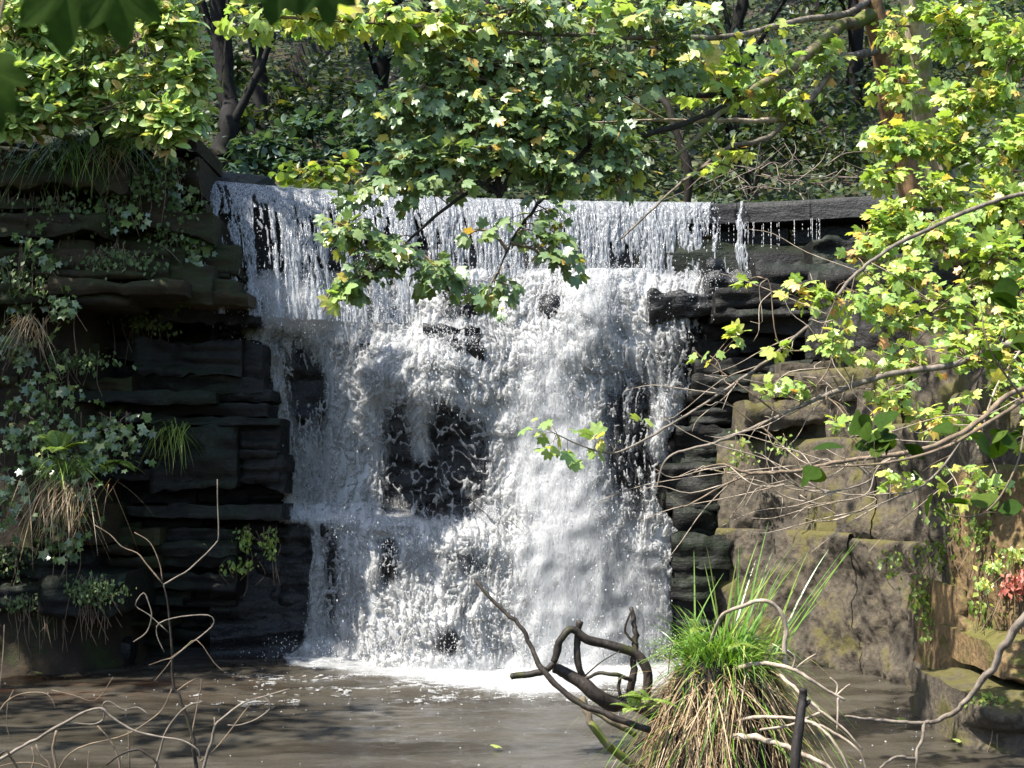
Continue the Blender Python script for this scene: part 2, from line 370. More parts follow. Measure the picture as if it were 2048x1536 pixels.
# ------------------------------------------------------------------ rock pieces
def block(c, size, rotz=0.0, seed=0, res=.09, rough=.06, strata=.03, p=9.0, tilt=0.0):
    """irregular bedded block; c centre, size full extents"""
    h = np.array(size) / 2.0
    parts = []
    for ax in range(3):
        for s in (-1, 1):
            if ax == 1 and s == 1: continue
            u, v = [a for a in range(3) if a != ax]
            nu = int(np.clip(size[u] / res, 3, 26)); nv = int(np.clip(size[v] / res, 3, 26))
            U, W = np.meshgrid(np.linspace(-1, 1, nu + 1), np.linspace(-1, 1, nv + 1))
            Q = np.zeros(U.shape + (3,)); Q[..., u] = U; Q[..., v] = W; Q[..., ax] = s
            parts.append((Q.reshape(-1, 3), grid_faces(nv + 1, nu + 1) if (s * (1 if ax != 1 else -1)) > 0 else grid_faces(nv + 1, nu + 1)[:, ::-1]))
    Q, Fc = join(parts)
    r = (np.abs(Q) ** p).sum(1) ** (1 / p); Q = Q / r[:, None]
    V = Q * h
    o = np.array([seed * 3.7, seed * 1.3, seed * 7.1])
    nrm = norm(V / (h * h))
    n = fbm(V * 1.6 + o, 4, seed); n2 = vnoise(np.stack([V[:, 0] * .5, V[:, 1] * .5, V[:, 2] * 11], -1) + o, seed + 5)
    V = V + nrm * (rough * 1.6 * n)[:, None]
    hz = nrm * np.array([1, 1, .15]); V = V + hz * (strata * n2)[:, None]
    # crooked outline
    V[:, 2] += .35 * rough * fbm(np.stack([V[:, 0] * 1.1, V[:, 1], V[:, 0] * 0], -1) + o, 2, seed + 9)
    if tilt: V[:, 2] += V[:, 0] * tilt
    ca, sa = math.cos(rotz), math.sin(rotz)
    V = np.stack([V[:, 0] * ca - V[:, 1] * sa, V[:, 0] * sa + V[:, 1] * ca, V[:, 2]], -1)
    return V + np.asarray(c), Fc

def px_block(x0, y0, x1, y1, d, th=1.0, **k):
    """block whose front face covers this photo rectangle at depth d"""
    a = P(x0, y1, d); b = P(x1, y0, d)
    size = (b[0] - a[0], th, b[2] - a[2]); c = ((a[0] + b[0]) / 2, d + th / 2, (a[2] + b[2]) / 2)
    return block(c, size, **k)

def slab(x0, x1, zb, zt, d0, th=.9, seed=0, lam=.03, rough=.085, res=.035, rnd=.03, dip=0.0, slope=0.0):
    """one bed of stratified rock, broken front, flat top and underside; d0 = depth of the face, slope = depth gained per metre of x"""
    nx = int(np.clip((x1 - x0) / res, 5, 60)); nz = int(np.clip((zt - zb) / res, 4, 40))
    xs = np.linspace(x0, x1, nx + 1); us = np.linspace(0, 1, nz + 1); X, U = np.meshgrid(xs, us); o = seed * 5.37
    def wav(x, k, a): return a * fbm(np.stack([x * 1.3 + o, x * 0 + k, x * 0], -1), 3, seed) + a * .35 * vnoise(np.stack([x * 9 + o, x * 0 + k, x * 0], -1), seed + 1)
    hh = zt - zb; ztx = zt + wav(X, 1, min(.11, hh * .32)) + dip * (X - x0); zbx = zb + wav(X, 7, min(.11, hh * .32)) + dip * (X - x0)
    Z = zbx + (ztx - zbx) * U
    q = np.stack([X + o, X * 0 + seed, Z], -1)
    f1, f2 = worley(X * 3.1 + o, Z * 5 + .3 * X, seed + 2)
    dep = d0 + slope * (X - x0) + rough * 1.6 * fbm(q * np.array([1.5, 1, 2]), 4, seed) - lam * np.sign(vnoise(q * np.array([.5, 1, 14]), seed + 3)) * np.abs(vnoise(q * np.array([.5, 1, 14]), seed + 3)) ** .5 + .07 * (f1 - .4) * np.minimum(1, hh * 3)
    ex = np.minimum(X - x0, x1 - X); ez = np.minimum(U, 1 - U) * hh
    dep = dep + rnd * (np.exp(-ex / .025) + .8 * np.exp(-ez / .018))
    front = np.stack([X, dep, Z], -1)
    def back(edge, n=4):
        E = [edge + np.array([0, t, 0]) for t in np.linspace(0, th, n + 1)]
        E = np.array(E); E[1:, ..., 2] += .02 * vnoise(E[1:] * 4, seed + 8); return E
    parts = [(front.reshape(-1, 3), grid_faces(nz + 1, nx + 1))]
    for edge, fl in ((front[-1], False), (front[0], True), (front[:, 0], False), (front[:, -1], True)):
        E = back(edge); g = grid_faces(E.shape[0], E.shape[1]); parts.append((E.reshape(-1, 3), g[:, ::-1] if fl else g))
    return join(parts)

def px_slab(x0, y0, x1, y1, d, **k):
    a = P(x0, y1, d); b = P(x1, y0, d); return slab(a[0], b[0], a[2], b[2], d, **k)

# ---- left cliff
Rb = np.array([(250, 395), (380, 400), (470, 425), (510, 480), (560, 470), (600, 495), (645, 500), (700, 520), (800, 545), (900, 560), (1000, 572), (1050, 560)])
cliff = thing("rock_cliff", "dark overhanging layered sandstone cliff hung with ivy under the oak bush", "cliff", (-4.6, 16.6, -.2))
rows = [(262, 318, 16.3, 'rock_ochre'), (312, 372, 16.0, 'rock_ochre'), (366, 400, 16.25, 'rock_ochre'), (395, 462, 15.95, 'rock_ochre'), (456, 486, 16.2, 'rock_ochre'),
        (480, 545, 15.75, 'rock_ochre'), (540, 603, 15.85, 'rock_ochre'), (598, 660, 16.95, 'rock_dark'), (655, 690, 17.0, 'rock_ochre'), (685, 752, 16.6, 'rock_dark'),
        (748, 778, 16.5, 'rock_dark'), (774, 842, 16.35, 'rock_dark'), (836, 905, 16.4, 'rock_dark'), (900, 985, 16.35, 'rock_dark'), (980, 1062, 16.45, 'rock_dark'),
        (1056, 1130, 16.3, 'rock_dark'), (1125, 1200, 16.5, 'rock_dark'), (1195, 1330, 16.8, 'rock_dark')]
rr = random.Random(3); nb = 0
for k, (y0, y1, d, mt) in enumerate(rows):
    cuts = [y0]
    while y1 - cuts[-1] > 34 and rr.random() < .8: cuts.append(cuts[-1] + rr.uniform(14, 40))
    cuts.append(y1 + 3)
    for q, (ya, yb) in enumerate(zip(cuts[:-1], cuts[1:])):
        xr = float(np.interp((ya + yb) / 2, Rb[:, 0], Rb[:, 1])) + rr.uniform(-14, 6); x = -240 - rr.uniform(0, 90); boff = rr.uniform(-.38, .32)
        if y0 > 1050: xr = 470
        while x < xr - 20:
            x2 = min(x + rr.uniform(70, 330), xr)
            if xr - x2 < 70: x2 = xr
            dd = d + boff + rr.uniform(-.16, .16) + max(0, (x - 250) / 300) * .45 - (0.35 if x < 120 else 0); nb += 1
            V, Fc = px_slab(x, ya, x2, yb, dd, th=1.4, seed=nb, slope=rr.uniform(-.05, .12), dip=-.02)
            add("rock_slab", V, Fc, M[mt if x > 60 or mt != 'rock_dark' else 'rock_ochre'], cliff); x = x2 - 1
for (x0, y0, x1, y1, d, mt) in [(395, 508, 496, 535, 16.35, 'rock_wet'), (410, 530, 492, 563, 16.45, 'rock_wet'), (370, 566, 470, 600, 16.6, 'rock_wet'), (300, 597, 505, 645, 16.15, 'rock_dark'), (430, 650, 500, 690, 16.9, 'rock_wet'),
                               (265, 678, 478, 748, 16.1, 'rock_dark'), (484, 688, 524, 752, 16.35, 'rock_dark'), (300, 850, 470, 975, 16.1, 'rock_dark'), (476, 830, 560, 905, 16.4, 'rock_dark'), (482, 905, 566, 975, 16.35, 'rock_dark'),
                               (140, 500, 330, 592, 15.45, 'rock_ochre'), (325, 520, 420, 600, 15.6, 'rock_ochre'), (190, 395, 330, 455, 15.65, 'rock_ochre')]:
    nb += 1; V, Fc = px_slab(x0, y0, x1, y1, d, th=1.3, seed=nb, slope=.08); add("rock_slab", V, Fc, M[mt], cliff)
# mossy ledges low on the left
for (x0, y0, x1, y1, d, mt) in [(-60, 1095, 180, 1165, 15.3, 'rock_dark'), (-40, 1160, 150, 1215, 15.2, 'rock_dark'), (70, 1150, 245, 1225, 15.0, 'rock_dark'), (-80, 1225, 110, 1265, 15.8, 'rock_dark'), (60, 1010, 200, 1090, 15.2, 'rock_ochre')]:
    V, Fc = px_slab(x0, y0, x1, y1, d, th=1.6, seed=x0 + y0 + 300, rough=.11, lam=.04, rnd=.08)
    add("rock_slab", V, Fc, M[mt], cliff)
# backing so no gap shows light
V, Fc = block((-7.5, 18.3, 2.9), (9.5, 2.2, 6.6), seed=91, res=.3, rough=.1); add("bedrock", V, Fc, M['rock_dark'], cliff)

# small stones at the water's edge
for (x, y, w, h, mt, lab) in [(195, 1318, 55, 48, 'rock_wet', 'small wet stone standing in the pool edge beside a second glinting stone'), (246, 1325, 52, 58, 'rock_wet', 'rounded wet stone glinting white at the pool edge'),
                              (1010, 1640, 60, 40, 'rock_wet', '')]:
    if not lab: continue
    d = 2.2 * F / (y - HOR); V, Fc = block(P(x, y - h * .3, d), (w / F * d, .35, h / F * d), seed=int(x), p=2.6, rough=.05)
    tag(add("stone", V, Fc, M[mt]), lab, "stone")
V, Fc = block((-4.3, 15.3, -.22), (3.6, 1.6, .24), seed=5, p=3, rough=.05); tag(add("submerged_stone", V, Fc, M['amber']), "broad amber stone shelf under shallow water below the cliff", "stone")

# ---- crest line of the weir
crest = np.array([(330, 357), (390, 362), (640, 383), (900, 397), (1100, 403), (1400, 408), (1560, 402), (1790, 388), (1900, 380)], float)
ZC = 5.82
cpx = np.linspace(330, 1900, 320); cpy = np.interp(cpx, crest[:, 0], crest[:, 1])
kk = np.ones(41) / 41; cpy = np.convolve(np.pad(cpy, 20, mode='edge'), kk, 'valid')
cd = (ZC - CAMZ) * F / (HOR - cpy)
CP = np.stack([(cpx - 1024) / F * cd, cd], -1)
CT = norm(np.gradient(CP, axis=0)); CN = np.stack([CT[:, 1], -CT[:, 0]], -1)   # normal towards the viewer
def crest_d(px): return np.interp(px, cpx, cd)

weir = thing("weir", "curved dark concrete weir with overhanging lip behind the falling water", "weir", (0.3, 18.4, 0))
def sweep(i0, i1, off, z0, z1, th, seed, am=.012):
    """prism following the crest: front face at off (towards the viewer), from z0 to z1"""
    idx = np.arange(i0, i1); prof = np.array([(off, z0), (off, z0 + .3 * (z1 - z0)), (off, z0 + .65 * (z1 - z0)), (off, z1 - .02), (off - .02, z1), (off - th, z1)])
    a = CP[idx][:, None] + CN[idx][:, None] * prof[None, :, :1]; z = np.broadcast_to(prof[None, :, 1], a.shape[:2])
    V = np.concatenate([a, z[..., None]], -1); V = np.concatenate([V, np.concatenate([CP[idx] + CN[idx] * (off - th), np.full((len(idx), 1), z0)], -1)[:, None], V[:, :1]], 1)
    V += am * fbm(V * 4, 3, seed)[..., None] * np.array([.4, 1, .7])
    nr, nc = V.shape[:2]; Fc = grid_faces(nr, nc)
    V = V.reshape(-1, 3); e = [[0, 1, 4, 6], [1, 2, 3, 4], [0, 6, 5, 4]]
    b = (nr - 1) * nc
    Fc = np.vstack([Fc, np.array([[0, 1, 2, 3], [0, 3, 5, 6]]), np.array([[b + 3, b + 2, b + 1, b], [b + 6, b + 5, b + 3, b]])])
    return V, Fc
edges = [0, 46, 95, 150, 205, 232, 262, 300, 320]
for q in range(len(edges) - 1):
    V, Fc = sweep(edges[q], min(320, edges[q + 1] + 1), .0, ZC - .27, ZC - .0, .7, q); add("lip", V, Fc, M['concrete'], weir)
rr = random.Random(11)
for zi, z in enumerate(np.arange(3.9, 5.5, .23)):
    i = 0 if zi % 2 else -6
    while i < 318:
        j = min(320, i + rr.randint(10, 20)); m = (max(i, 0) + j - 1) // 2
        a = CP[max(i, 0)]; b = CP[j - 1]; w = np.linalg.norm(b - a) + .02
        c = np.append((a + b) / 2 - CN[m] * (.28 + .2 + rr.uniform(0, .05)), z + .115)
        V, Fc = block(c, (max(w, .1), .4, .225), rotz=math.atan2(b[1] - a[1], b[0] - a[0]), seed=i + zi * 31 + 400, rough=.025, strata=.012, res=.10, p=16)
        add("stone_block", V, Fc, M['rock_wet'], weir); i = j

# ------------------------------------------------------------------ the cascade
def blend(px, py, base, bw, blobs):
    num = np.full(px.shape, base * bw); den = np.full(px.shape, bw)
    for b in blobs:
        if b[0] == 'e':
            _, cx, cy, rx, ry, v = b[:6]; q = ((px - cx) / rx) ** 2 + ((py - cy) / ry) ** 2
        else:
            _, pts, w, v = b[:4]; q = np.full(px.shape, 1e9)
            for (ax, ay), (bx, by) in zip(pts[:-1], pts[1:]):
                dx, dy = bx - ax, by - ay; t = np.clip(((px - ax) * dx + (py - ay) * dy) / (dx * dx + dy * dy), 0, 1)
                q = np.minimum(q, ((px - ax - t * dx) ** 2 + (py - ay - t * dy) ** 2) / w ** 2)
        wgt = np.exp(-q * 1.3); num = num + v * wgt; den = den + wgt
    return num / den

def inside(px, py, poly):
    c = np.zeros(px.shape, bool); n = len(poly)
    for i in range(n):
        x0, y0 = poly[i]; x1, y1 = poly[(i + 1) % n]
        if y0 == y1: continue
        c ^= ((y0 > py) != (y1 > py)) & (px < (x1 - x0) * (py - y0) / (y1 - y0) + x0)
    return c

fw_y = np.array([520, 560, 600, 650, 700, 800, 1000, 1028, 1052, 1120, 1200, 1340, 1400])
fw_v = np.array([.30, .45, .65, .82, .98, 1.10, 1.32, 1.40, 1.85, 1.98, 2.06, 2.3, 2.5])
sx_x = np.array([400, 500, 560, 640, 750, 900, 1200, 1350, 1440]); sx_v = np.array([.22, .25, .27, .38, .72, 1, 1, .82, .6])
BUMPS = [(860, 770, 130, 100, .50), (915, 585, 55, 60, .42), (905, 690, 55, 35, .22), (1110, 720, 90, 200, .18), (1370, 640, 70, 90, .35), (1190, 600, 60, 80, .30), (600, 620, 90, 40, .25), (760, 720, 45, 60, .2), (560, 700, 60, 60, .15), (740, 1120, 110, 80, .15),
         (930, 1120, 90, 70, .2), (1130, 1100, 120, 160, .25), (880, 1260, 100, 60, .2)]
def casc_d(px, py):
    lk = sstep(980, 760, px); d = crest_d(px) - np.interp(px, sx_x, sx_v) * (lk * np.interp(py, fw_y, fw_v) + (1 - lk) * np.interp(py, [520, 560, 620, 700, 850, 1000, 1150, 1340, 1400], [.3, .5, .8, 1.05, 1.35, 1.6, 1.85, 2.3, 2.5]))
    for (cx, cy, rx, ry, a) in BUMPS: d = d - a * np.exp(-((px - cx) / rx) ** 2 - ((py - cy) / ry) ** 2)
    return d

# bedrock below the water
bx = np.arange(420, 1470, 5.0); by = np.arange(500, 1420, 5.0); BX, BY = np.meshgrid(bx, by)
BD = casc_d(BX, BY) + .16; q = P(BX, BY, BD)
st = np.abs(((q[..., 2] * 3.2 + .4 * vnoise(q * .8, 3)) % 1) - .5)
BD = BD - .10 * (st - .25) - .12 * fbm(q * np.array([1.2, 1.2, 3.0]), 4, 21)
ledge = thing("bedrock_step", "stepped black bedrock ledges under the tumbling waterfall", "rock", (0.2, 17, -.3))
V = P(BX, BY, BD).reshape(-1, 3); V[:, 2] = np.maximum(V[:, 2], -.5)
add("rock_face", V, grid_faces(len(by), len(bx)), M['rock_wet'], ledge)
for (x0, y0, x1, y1, d, sd) in [(880, 560, 960, 640, 17.0, 1), (845, 648, 960, 690, 16.75, 2), (905, 685, 968, 722, 16.6, 3), (720, 680, 770, 745, 16.9, 4), (1070, 580, 1135, 670, 17.2, 5),
                               (436, 1052, 640, 1130, 16.98, 6), (430, 1125, 560, 1215, 16.95, 7), (556, 1128, 650, 1222, 17.0, 8), (425, 1210, 640, 1345, 17.0, 9), (560, 1020, 660, 1050, 17.0, 10),
                               (500, 645, 620, 700, 17.30, 11), (640, 1050, 800, 1075, 16.75, 12), (860, 1262, 915, 1310, 15.9, 13), (1405, 505, 1460, 560, 17.6, 14), (1420, 535, 1520, 585, 17.3, 15), (1300, 578, 1440, 640, 17.25, 16)]:
    V, Fc = px_slab(x0, y0, x1, y1, d, th=.9, seed=sd + 700) if sd not in (1, 5, 13, 14) else px_block(x0, y0, x1, y1, d, .9, seed=sd + 700, rough=.08, p=3, strata=.03)
    add("rock_slab", V, Fc, M['rock_wet'], ledge)

falls = thing("waterfall", "white waterfall pouring over the curved weir and black rock steps into the pool", "waterfall", (0.2, 16.5, 0))
g1 = np.arange(466, 1445, 1.4); g2 = np.arange(536, 1400, 1.4); PX, PY = np.meshgrid(g1, g2)
RHO = blend(PX, PY, .52, .10, [
    ('l', [(505, 650), (540, 750), (560, 880), (572, 1000)], 16, .72), ('e', 620, 770, 32, 75, .10), ('e', 560, 700, 25, 30, .42), ('e', 655, 690, 30, 40, .55),
    ('l', [(480, 585), (600, 622), (740, 655), (800, 650)], 36, 1.0), ('l', [(640, 640), (690, 760), (720, 900)], 34, .80), ('e', 610, 930, 40, 90, .48), ('e', 700, 970, 40, 60, .66),
    ('l', [(750, 745), (830, 690), (900, 735), (960, 780)], 40, .97), ('e', 900, 930, 95, 120, .24), ('e', 790, 950, 30, 90, .26), ('l', [(840, 780), (840, 900)], 18, .8), ('e', 745, 705, 24, 30, .15),
    ('e', 910, 690, 50, 26, .10), ('e', 915, 600, 34, 45, .28), ('l', [(850, 585), (890, 548), (950, 565)], 24, .92), ('e', 800, 620, 60, 30, .85), ('e', 1100, 620, 34, 45, .25), ('e', 1010, 620, 40, 40, .8),
    ('l', [(1180, 545), (1195, 640), (1090, 690), (1070, 820), (1100, 1000), (1130, 1200), (1130, 1340)], 82, 1.0), ('l', [(960, 650), (1050, 730)], 40, .98),
    ('e', 1265, 900, 46, 120, .26), ('e', 1330, 700, 60, 100, .42), ('e', 1350, 600, 60, 22, .6), ('e', 1240, 640, 50, 60, .8), ('e', 1395, 700, 30, 90, .25), ('l', [(1345, 780), (1310, 900)], 16, .75),
    ('l', [(550, 1024), (700, 1040), (830, 1058)], 16, 1.0), ('l', [(632, 1070), (632, 1300)], 10, .62), ('e', 598, 1150, 16, 80, .05), ('e', 664, 1150, 10, 80, .25), ('l', [(715, 1085), (725, 1280)], 30, .66), ('e', 775, 1120, 14, 40, .2),
    ('l', [(840, 1075), (960, 1072), (1010, 1100)], 26, .9), ('e', 935, 1125, 50, 32, .36), ('l', [(870, 1180), (980, 1230)], 34, .93), ('e', 900, 1290, 20, 26, .25), ('e', 800, 1230, 40, 50, .6), ('e', 960, 1300, 40, 30, .7),
    ('e', 1230, 1180, 90, 130, .93), ('e', 1010, 1040, 40, 30, .5), ('e', 640, 1305, 60, 14, .95), ('e', 900, 1335, 300, 16, .95)])
lowf = fbm(np.stack([PX / 45, PY / 70, PX * 0], -1), 4, 19, .7) * 1.6
RHO = np.clip(.575 + (RHO - .57) * 1.2 + .07 * lowf, 0, 1)
poly = [(462, 560), (500, 540), (700, 540), (1420, 538), (1438, 590), (1412, 690), (1372, 790), (1335, 900), (1322, 1000), (1352, 1060), (1348, 1180), (1345, 1310), (1310, 1362), (1180, 1392), (1060, 1392), (900, 1360), (700, 1335), (570, 1318), (600, 1290),
        (616, 1200), (618, 1052), (540, 1030), (566, 1005), (556, 900), (524, 760), (486, 655), (496, 630), (470, 600)]
wob = 14 * fbm(np.stack([PX / 40, PY / 40, PX * 0], -1), 3, 2); wob2 = 10 * fbm(np.stack([PX / 30, PY / 50, PX * 0 + 9], -1), 3, 4)
MASK = inside(PX + wob, PY + wob2, poly)
# frothy noise: web of threads at two sizes plus grain, warped, drawn out along the fall
qx = PX / 170.0; qy = PY / 170.0
wA = fbm(np.stack([qx * 3, qy * 2.2, qx * 0], -1), 3, 31); wB = fbm(np.stack([qx * 3, qy * 2.2, qx * 0 + 5], -1), 3, 37)
def web(sc, st, seed, warp):
    f1, f2 = worley((qx + warp * wA) * sc, (qy + warp * wB) * sc * st, seed); return 1 - np.clip((f2 - f1) / .55, 0, 1)
big = web(6.0, .85, 3, .30); mid = web(13, .7, 5, .2); fine = web(27, .65, 7, .1)
gr = fbm(np.stack([qx * 26, qy * 17, qx * 0], -1), 4, 41, .62)
strk = fbm(np.stack([(qx + .10 * wA) * 30, qy * 5, qx * 0], -1), 3, 43)
L = blend(PX, PY, .15, .25, [('e', 900, 920, 110, 150, 1.0), ('e', 760, 1200, 90, 100, .35), ('e', 1280, 860, 60, 150, .1), ('e', 800, 800, 60, 60, .6)])
N1 = rank01(.50 * mid + .40 * fine + .25 * gr + 1.0 * strk); N2 = rank01(1.7 * big + .25 * mid * big + .16 * gr)
N = rank01(N1 * (1 - L) + N2 * L)
lump = fbm(np.stack([(qx + .12 * wA) * 7, (qy + .1 * wB) * 5, qx * 0], -1), 5, 51, .6)
K = N - (1 - RHO)
D0 = casc_d(PX, PY)
thick = np.sqrt(np.clip(K, 0, 1))
bill = 1 - 2 * np.abs(fbm(np.stack([(qx + .45 * wA) * 2.2, (qy + .45 * wB) * 1.5, qx * 0], -1), 5, 57, .6))
DW = D0 - .075 * thick - .10 * RHO * np.clip(lump, -.6, 1) - .11 * sstep(.55, 1, RHO) * (bill - .3) - .022 * gr * thick - .035 * strk - .035 * mid * thick
WV = P(PX, PY, DW)
keepv = (K > 0) & MASK & (WV[..., 2] > -.03)
keep = (keepv[:-1, :-1].astype(int) + keepv[1:, :-1] + keepv[:-1, 1:] + keepv[1:, 1:]) >= 3
allf = grid_faces(len(g2), len(g1)).reshape(len(g2) - 1, len(g1) - 1, 4)
def compact(V, Fc):
    u, inv = np.unique(Fc.ravel(), return_inverse=True); return V[u], inv.reshape(Fc.shape)
V, Fc = compact(WV.reshape(-1, 3), allf[keep]); add("white_water", V, Fc, M['foam'], falls, kind="stuff")

# thin veil of broken water behind the froth; 'rho' is how much water there is
k4 = 4; vr = np.where(MASK, RHO, 0)
import functools
def box(a, r):
    for ax in (0, 1):
        c = np.cumsum(np.pad(a, [(r + 1, r) if i == ax else (0, 0) for i in (0, 1)], mode='edge'), axis=ax)
        a = (np.take(c, np.arange(2 * r + 1, c.shape[ax]), ax) - np.take(c, np.arange(0, c.shape[ax] - 2 * r - 1), ax)) / (2 * r + 1)
    return a
vr = box(vr, 7)[::k4, ::k4]; VD = (D0 - .06 * RHO - .10 * RHO * np.clip(lump, -.6, 1) - .11 * sstep(.55, 1, RHO) * (bill - .3))[::k4, ::k4] + .03
VV = P(PX[::k4, ::k4], PY[::k4, ::k4], VD); fcs = grid_faces(*vr.shape); okf = (vr.ravel()[fcs].max(1) > .12) & (VV.reshape(-1, 3)[fcs][:, :, 2].min(1) > -.05)
used, inv = np.unique(fcs[okf].ravel(), return_inverse=True)
vo = add("water_veil", VV.reshape(-1, 3)[used], inv.reshape(-1, 4), M['veil'], falls, kind="stuff")
at = vo.data.attributes.new("rho", 'FLOAT', 'POINT'); at.data.foreach_set("value", vr.ravel()[used].astype(np.float32))

used0 = used; SVv = P(PX[::k4, ::k4], PY[::k4, ::k4], box(D0 - .24 - .05 * bill - .05 * RHO * lump, 5)[::k4, ::k4]).reshape(-1, 3)[used]; sv = vr.ravel()[used] * .9
bl = blend(PX[::k4, ::k4], PY[::k4, ::k4], .3, .2, [('l', [(480, 585), (600, 622), (670, 640)], 46, 1.4), ('l', [(1110, 900), (1130, 1300)], 100, 1.2), ('l', [(1185, 570), (1195, 640), (1100, 700), (1080, 820)], 50, .95), ('e', 1250, 1200, 90, 130, 1.15), ('e', 640, 1290, 70, 30, 1.1), ('e', 1080, 1340, 300, 30, 1.2), ('l', [(540, 1024), (700, 1036)], 14, 1.2)]).ravel()[used]
so = add("spray", SVv, inv.reshape(-1, 4), M['spray'], falls, kind="stuff"); at = so.data.attributes.new("rho", 'FLOAT', 'POINT'); at.data.foreach_set("value", (sv * bl).astype(np.float32))

# falling curtain below the lip
nu, nt_ = 980, 145
cu = np.linspace(391, 1500, nu); tt = np.linspace(0, 1, nt_)
CU, TT = np.meshgrid(cu, tt)
def crest_frame(px):
    return (np.stack([np.interp(px, cpx, CP[:, 0]), np.interp(px, cpx, CP[:, 1])], -1), np.stack([np.interp(px, cpx, CN[:, 0]), np.interp(px, cpx, CN[:, 1])], -1))
p0, n0 = crest_frame(CU)
arc = CU / 160.0
vel = np.interp(CU, [390, 600, 1000, 1436], [1.9, 1.5, 1.1, .75]) * (1 + .06 * vnoise(np.stack([arc * 5, arc * 0, arc * 0], -1), 61))
tm = TT * .60
drop = 4.9 * tm ** 2
w1 = fbm(np.stack([arc * 5, TT * 3, arc * 0], -1), 3, 63)
s1 = fbm(np.stack([arc * 15 + w1 * 1.2, TT * 1.6, arc * 0], -1), 5, 65, .75); s2 = fbm(np.stack([arc * 30 + w1, TT * 16, arc * 0 + 3], -1), 3, 67, .6); s3 = vnoise(np.stack([arc * 12, TT * 1.0, arc * 0], -1), 69)
NC = rank01(.8 * s1 + .45 * s2 * (0.2 + TT) + .38 * s3)
RC = np.interp(TT, [0, .22, .45, .8, 1], [1.0, 1.0, .86, .70, .64]) * np.interp(CU, [391, 640, 760, 1150, 1200, 1360, 1430, 1500], [.95, .95, 1.05, 1.1, 1.25, 1.05, .62, .15])
KC = NC - (1 - RC)
off = .012 + vel * tm + .05 * np.sqrt(np.clip(KC, 0, 1)) * (.2 + TT) + .025 * s1 + .02 * s2 * TT
CV = np.concatenate([p0 + n0 * off[..., None], (ZC + .012 - drop + .006 * s1)[..., None]], -1)
kv = KC > 0
kf = (kv[:-1, :-1].astype(int) + kv[1:, :-1] + kv[:-1, 1:] + kv[1:, 1:]) >= 3
V, Fc = compact(CV.reshape(-1, 3), grid_faces(nt_, nu).reshape(nt_ - 1, nu - 1, 4)[kf]); add("water_curtain", V, Fc, M['curtain'], falls, kind="stuff")

# drops: octahedra drawn out along the fall
OV = np.array([[1, 0, 0], [-1, 0, 0], [0, 1, 0], [0, -1, 0], [0, 0, 1], [0, 0, -1]], float)
OF = np.array([[0, 2, 4], [2, 1, 4], [1, 3, 4], [3, 0, 4], [2, 0, 5], [1, 2, 5], [3, 1, 5], [0, 3, 5]])
def drops(pos, r, el):
    n = len(pos); S = np.stack([r, r, r * el], -1)
    V = pos[:, None] + OV[None] * S[:, None]
    return V.reshape(-1, 3), (OF[None] + (np.arange(n) * 6)[:, None, None]).reshape(-1, 3)
w = (MASK & (RHO > .3)) * (.05 + RHO ** 2); w = w.ravel() / w.sum()
ii = RNG.choice(w.size, 5500, p=w); pos = WV.reshape(-1, 3)[ii] + np.stack([RNG.normal(0, .03, 5500), -RNG.exponential(.10, 5500), RNG.normal(.02, .05, 5500)], -1)
pos[:, 2] = np.maximum(pos[:, 2], .01)
Va = drops(pos, RNG.uniform(.002, .007, len(pos)) * RNG.choice([1, 1, 1.5], len(pos)), RNG.uniform(1, 2.2, len(pos)))
# drops in and below the curtain and drips off the bare lip
n = 3500; cuu = RNG.uniform(391, 1440, n); t = RNG.beta(2.2, 1.1, n); pp, nn_ = crest_frame(cuu)
o = np.interp(cuu, [390, 600, 1000, 1436], [1.9, 1.5, 1.1, .75]) * t * .6 + RNG.normal(.03, .05, n)
Vb = drops(np.concatenate([pp + nn_ * o[:, None], (ZC - 4.9 * (t * .6) ** 2)[:, None]], -1), RNG.uniform(.002, .006, n), RNG.uniform(1.2, 4, n))
lines = 1425 + 230 * RNG.uniform(0, 1, 44) ** 1.6; n = 1100; li = np.minimum(43, RNG.exponential(13, n).astype(int)); ln_ = RNG.uniform(.25, 1.1, 44); cuu = lines[li]; pp, nn_ = crest_frame(cuu)
z = ZC - .27 - RNG.uniform(0, 1, n) ** .8 * ln_[li] * np.interp(cuu, [1425, 1640], [1, .45])
Vc = drops(np.concatenate([pp + nn_ * (.012 + .01 * RNG.normal(size=n))[:, None], z[:, None]], -1), RNG.uniform(.002, .005, n), RNG.uniform(1.5, 7, n))
nb_, per_ = 230, 46
bpts = [(RNG.uniform(480, 780), 612 + RNG.normal(0, 14)) for _ in range(50)] + [(RNG.uniform(860, 1260), 585 + RNG.normal(0, 25)) for _ in range(60)] + [(RNG.uniform(1250, 1420), 590 + RNG.normal(0, 10)) for _ in range(20)] + [(RNG.uniform(740, 960), 700 + RNG.normal(0, 20)) for _ in range(30)] + [(RNG.uniform(600, 1340), 1320 + RNG.normal(0, 10)) for _ in range(50)] + [(RNG.uniform(640, 1000), 1060 + RNG.normal(0, 14)) for _ in range(20)]
sp_ = []
for (bx_, by_) in bpts:
    o_ = P(bx_, by_, casc_d(np.array(bx_), np.array(by_)) - .1); v_ = np.array([RNG.normal(0, .8), -RNG.uniform(.5, 1.8), RNG.uniform(.8, 2.4)]) + RNG.normal(0, .35, (per_, 3)); t_ = RNG.uniform(.02, .42, (per_, 1)); sp_.append(o_ + v_ * t_ - np.array([0, 0, 4.9]) * t_ ** 2)
sp_ = np.vstack(sp_); sp_ = sp_[sp_[:, 2] > .01]
Vd = drops(sp_, RNG.uniform(.002, .0065, len(sp_)), RNG.uniform(.8, 2.4, len(sp_)))
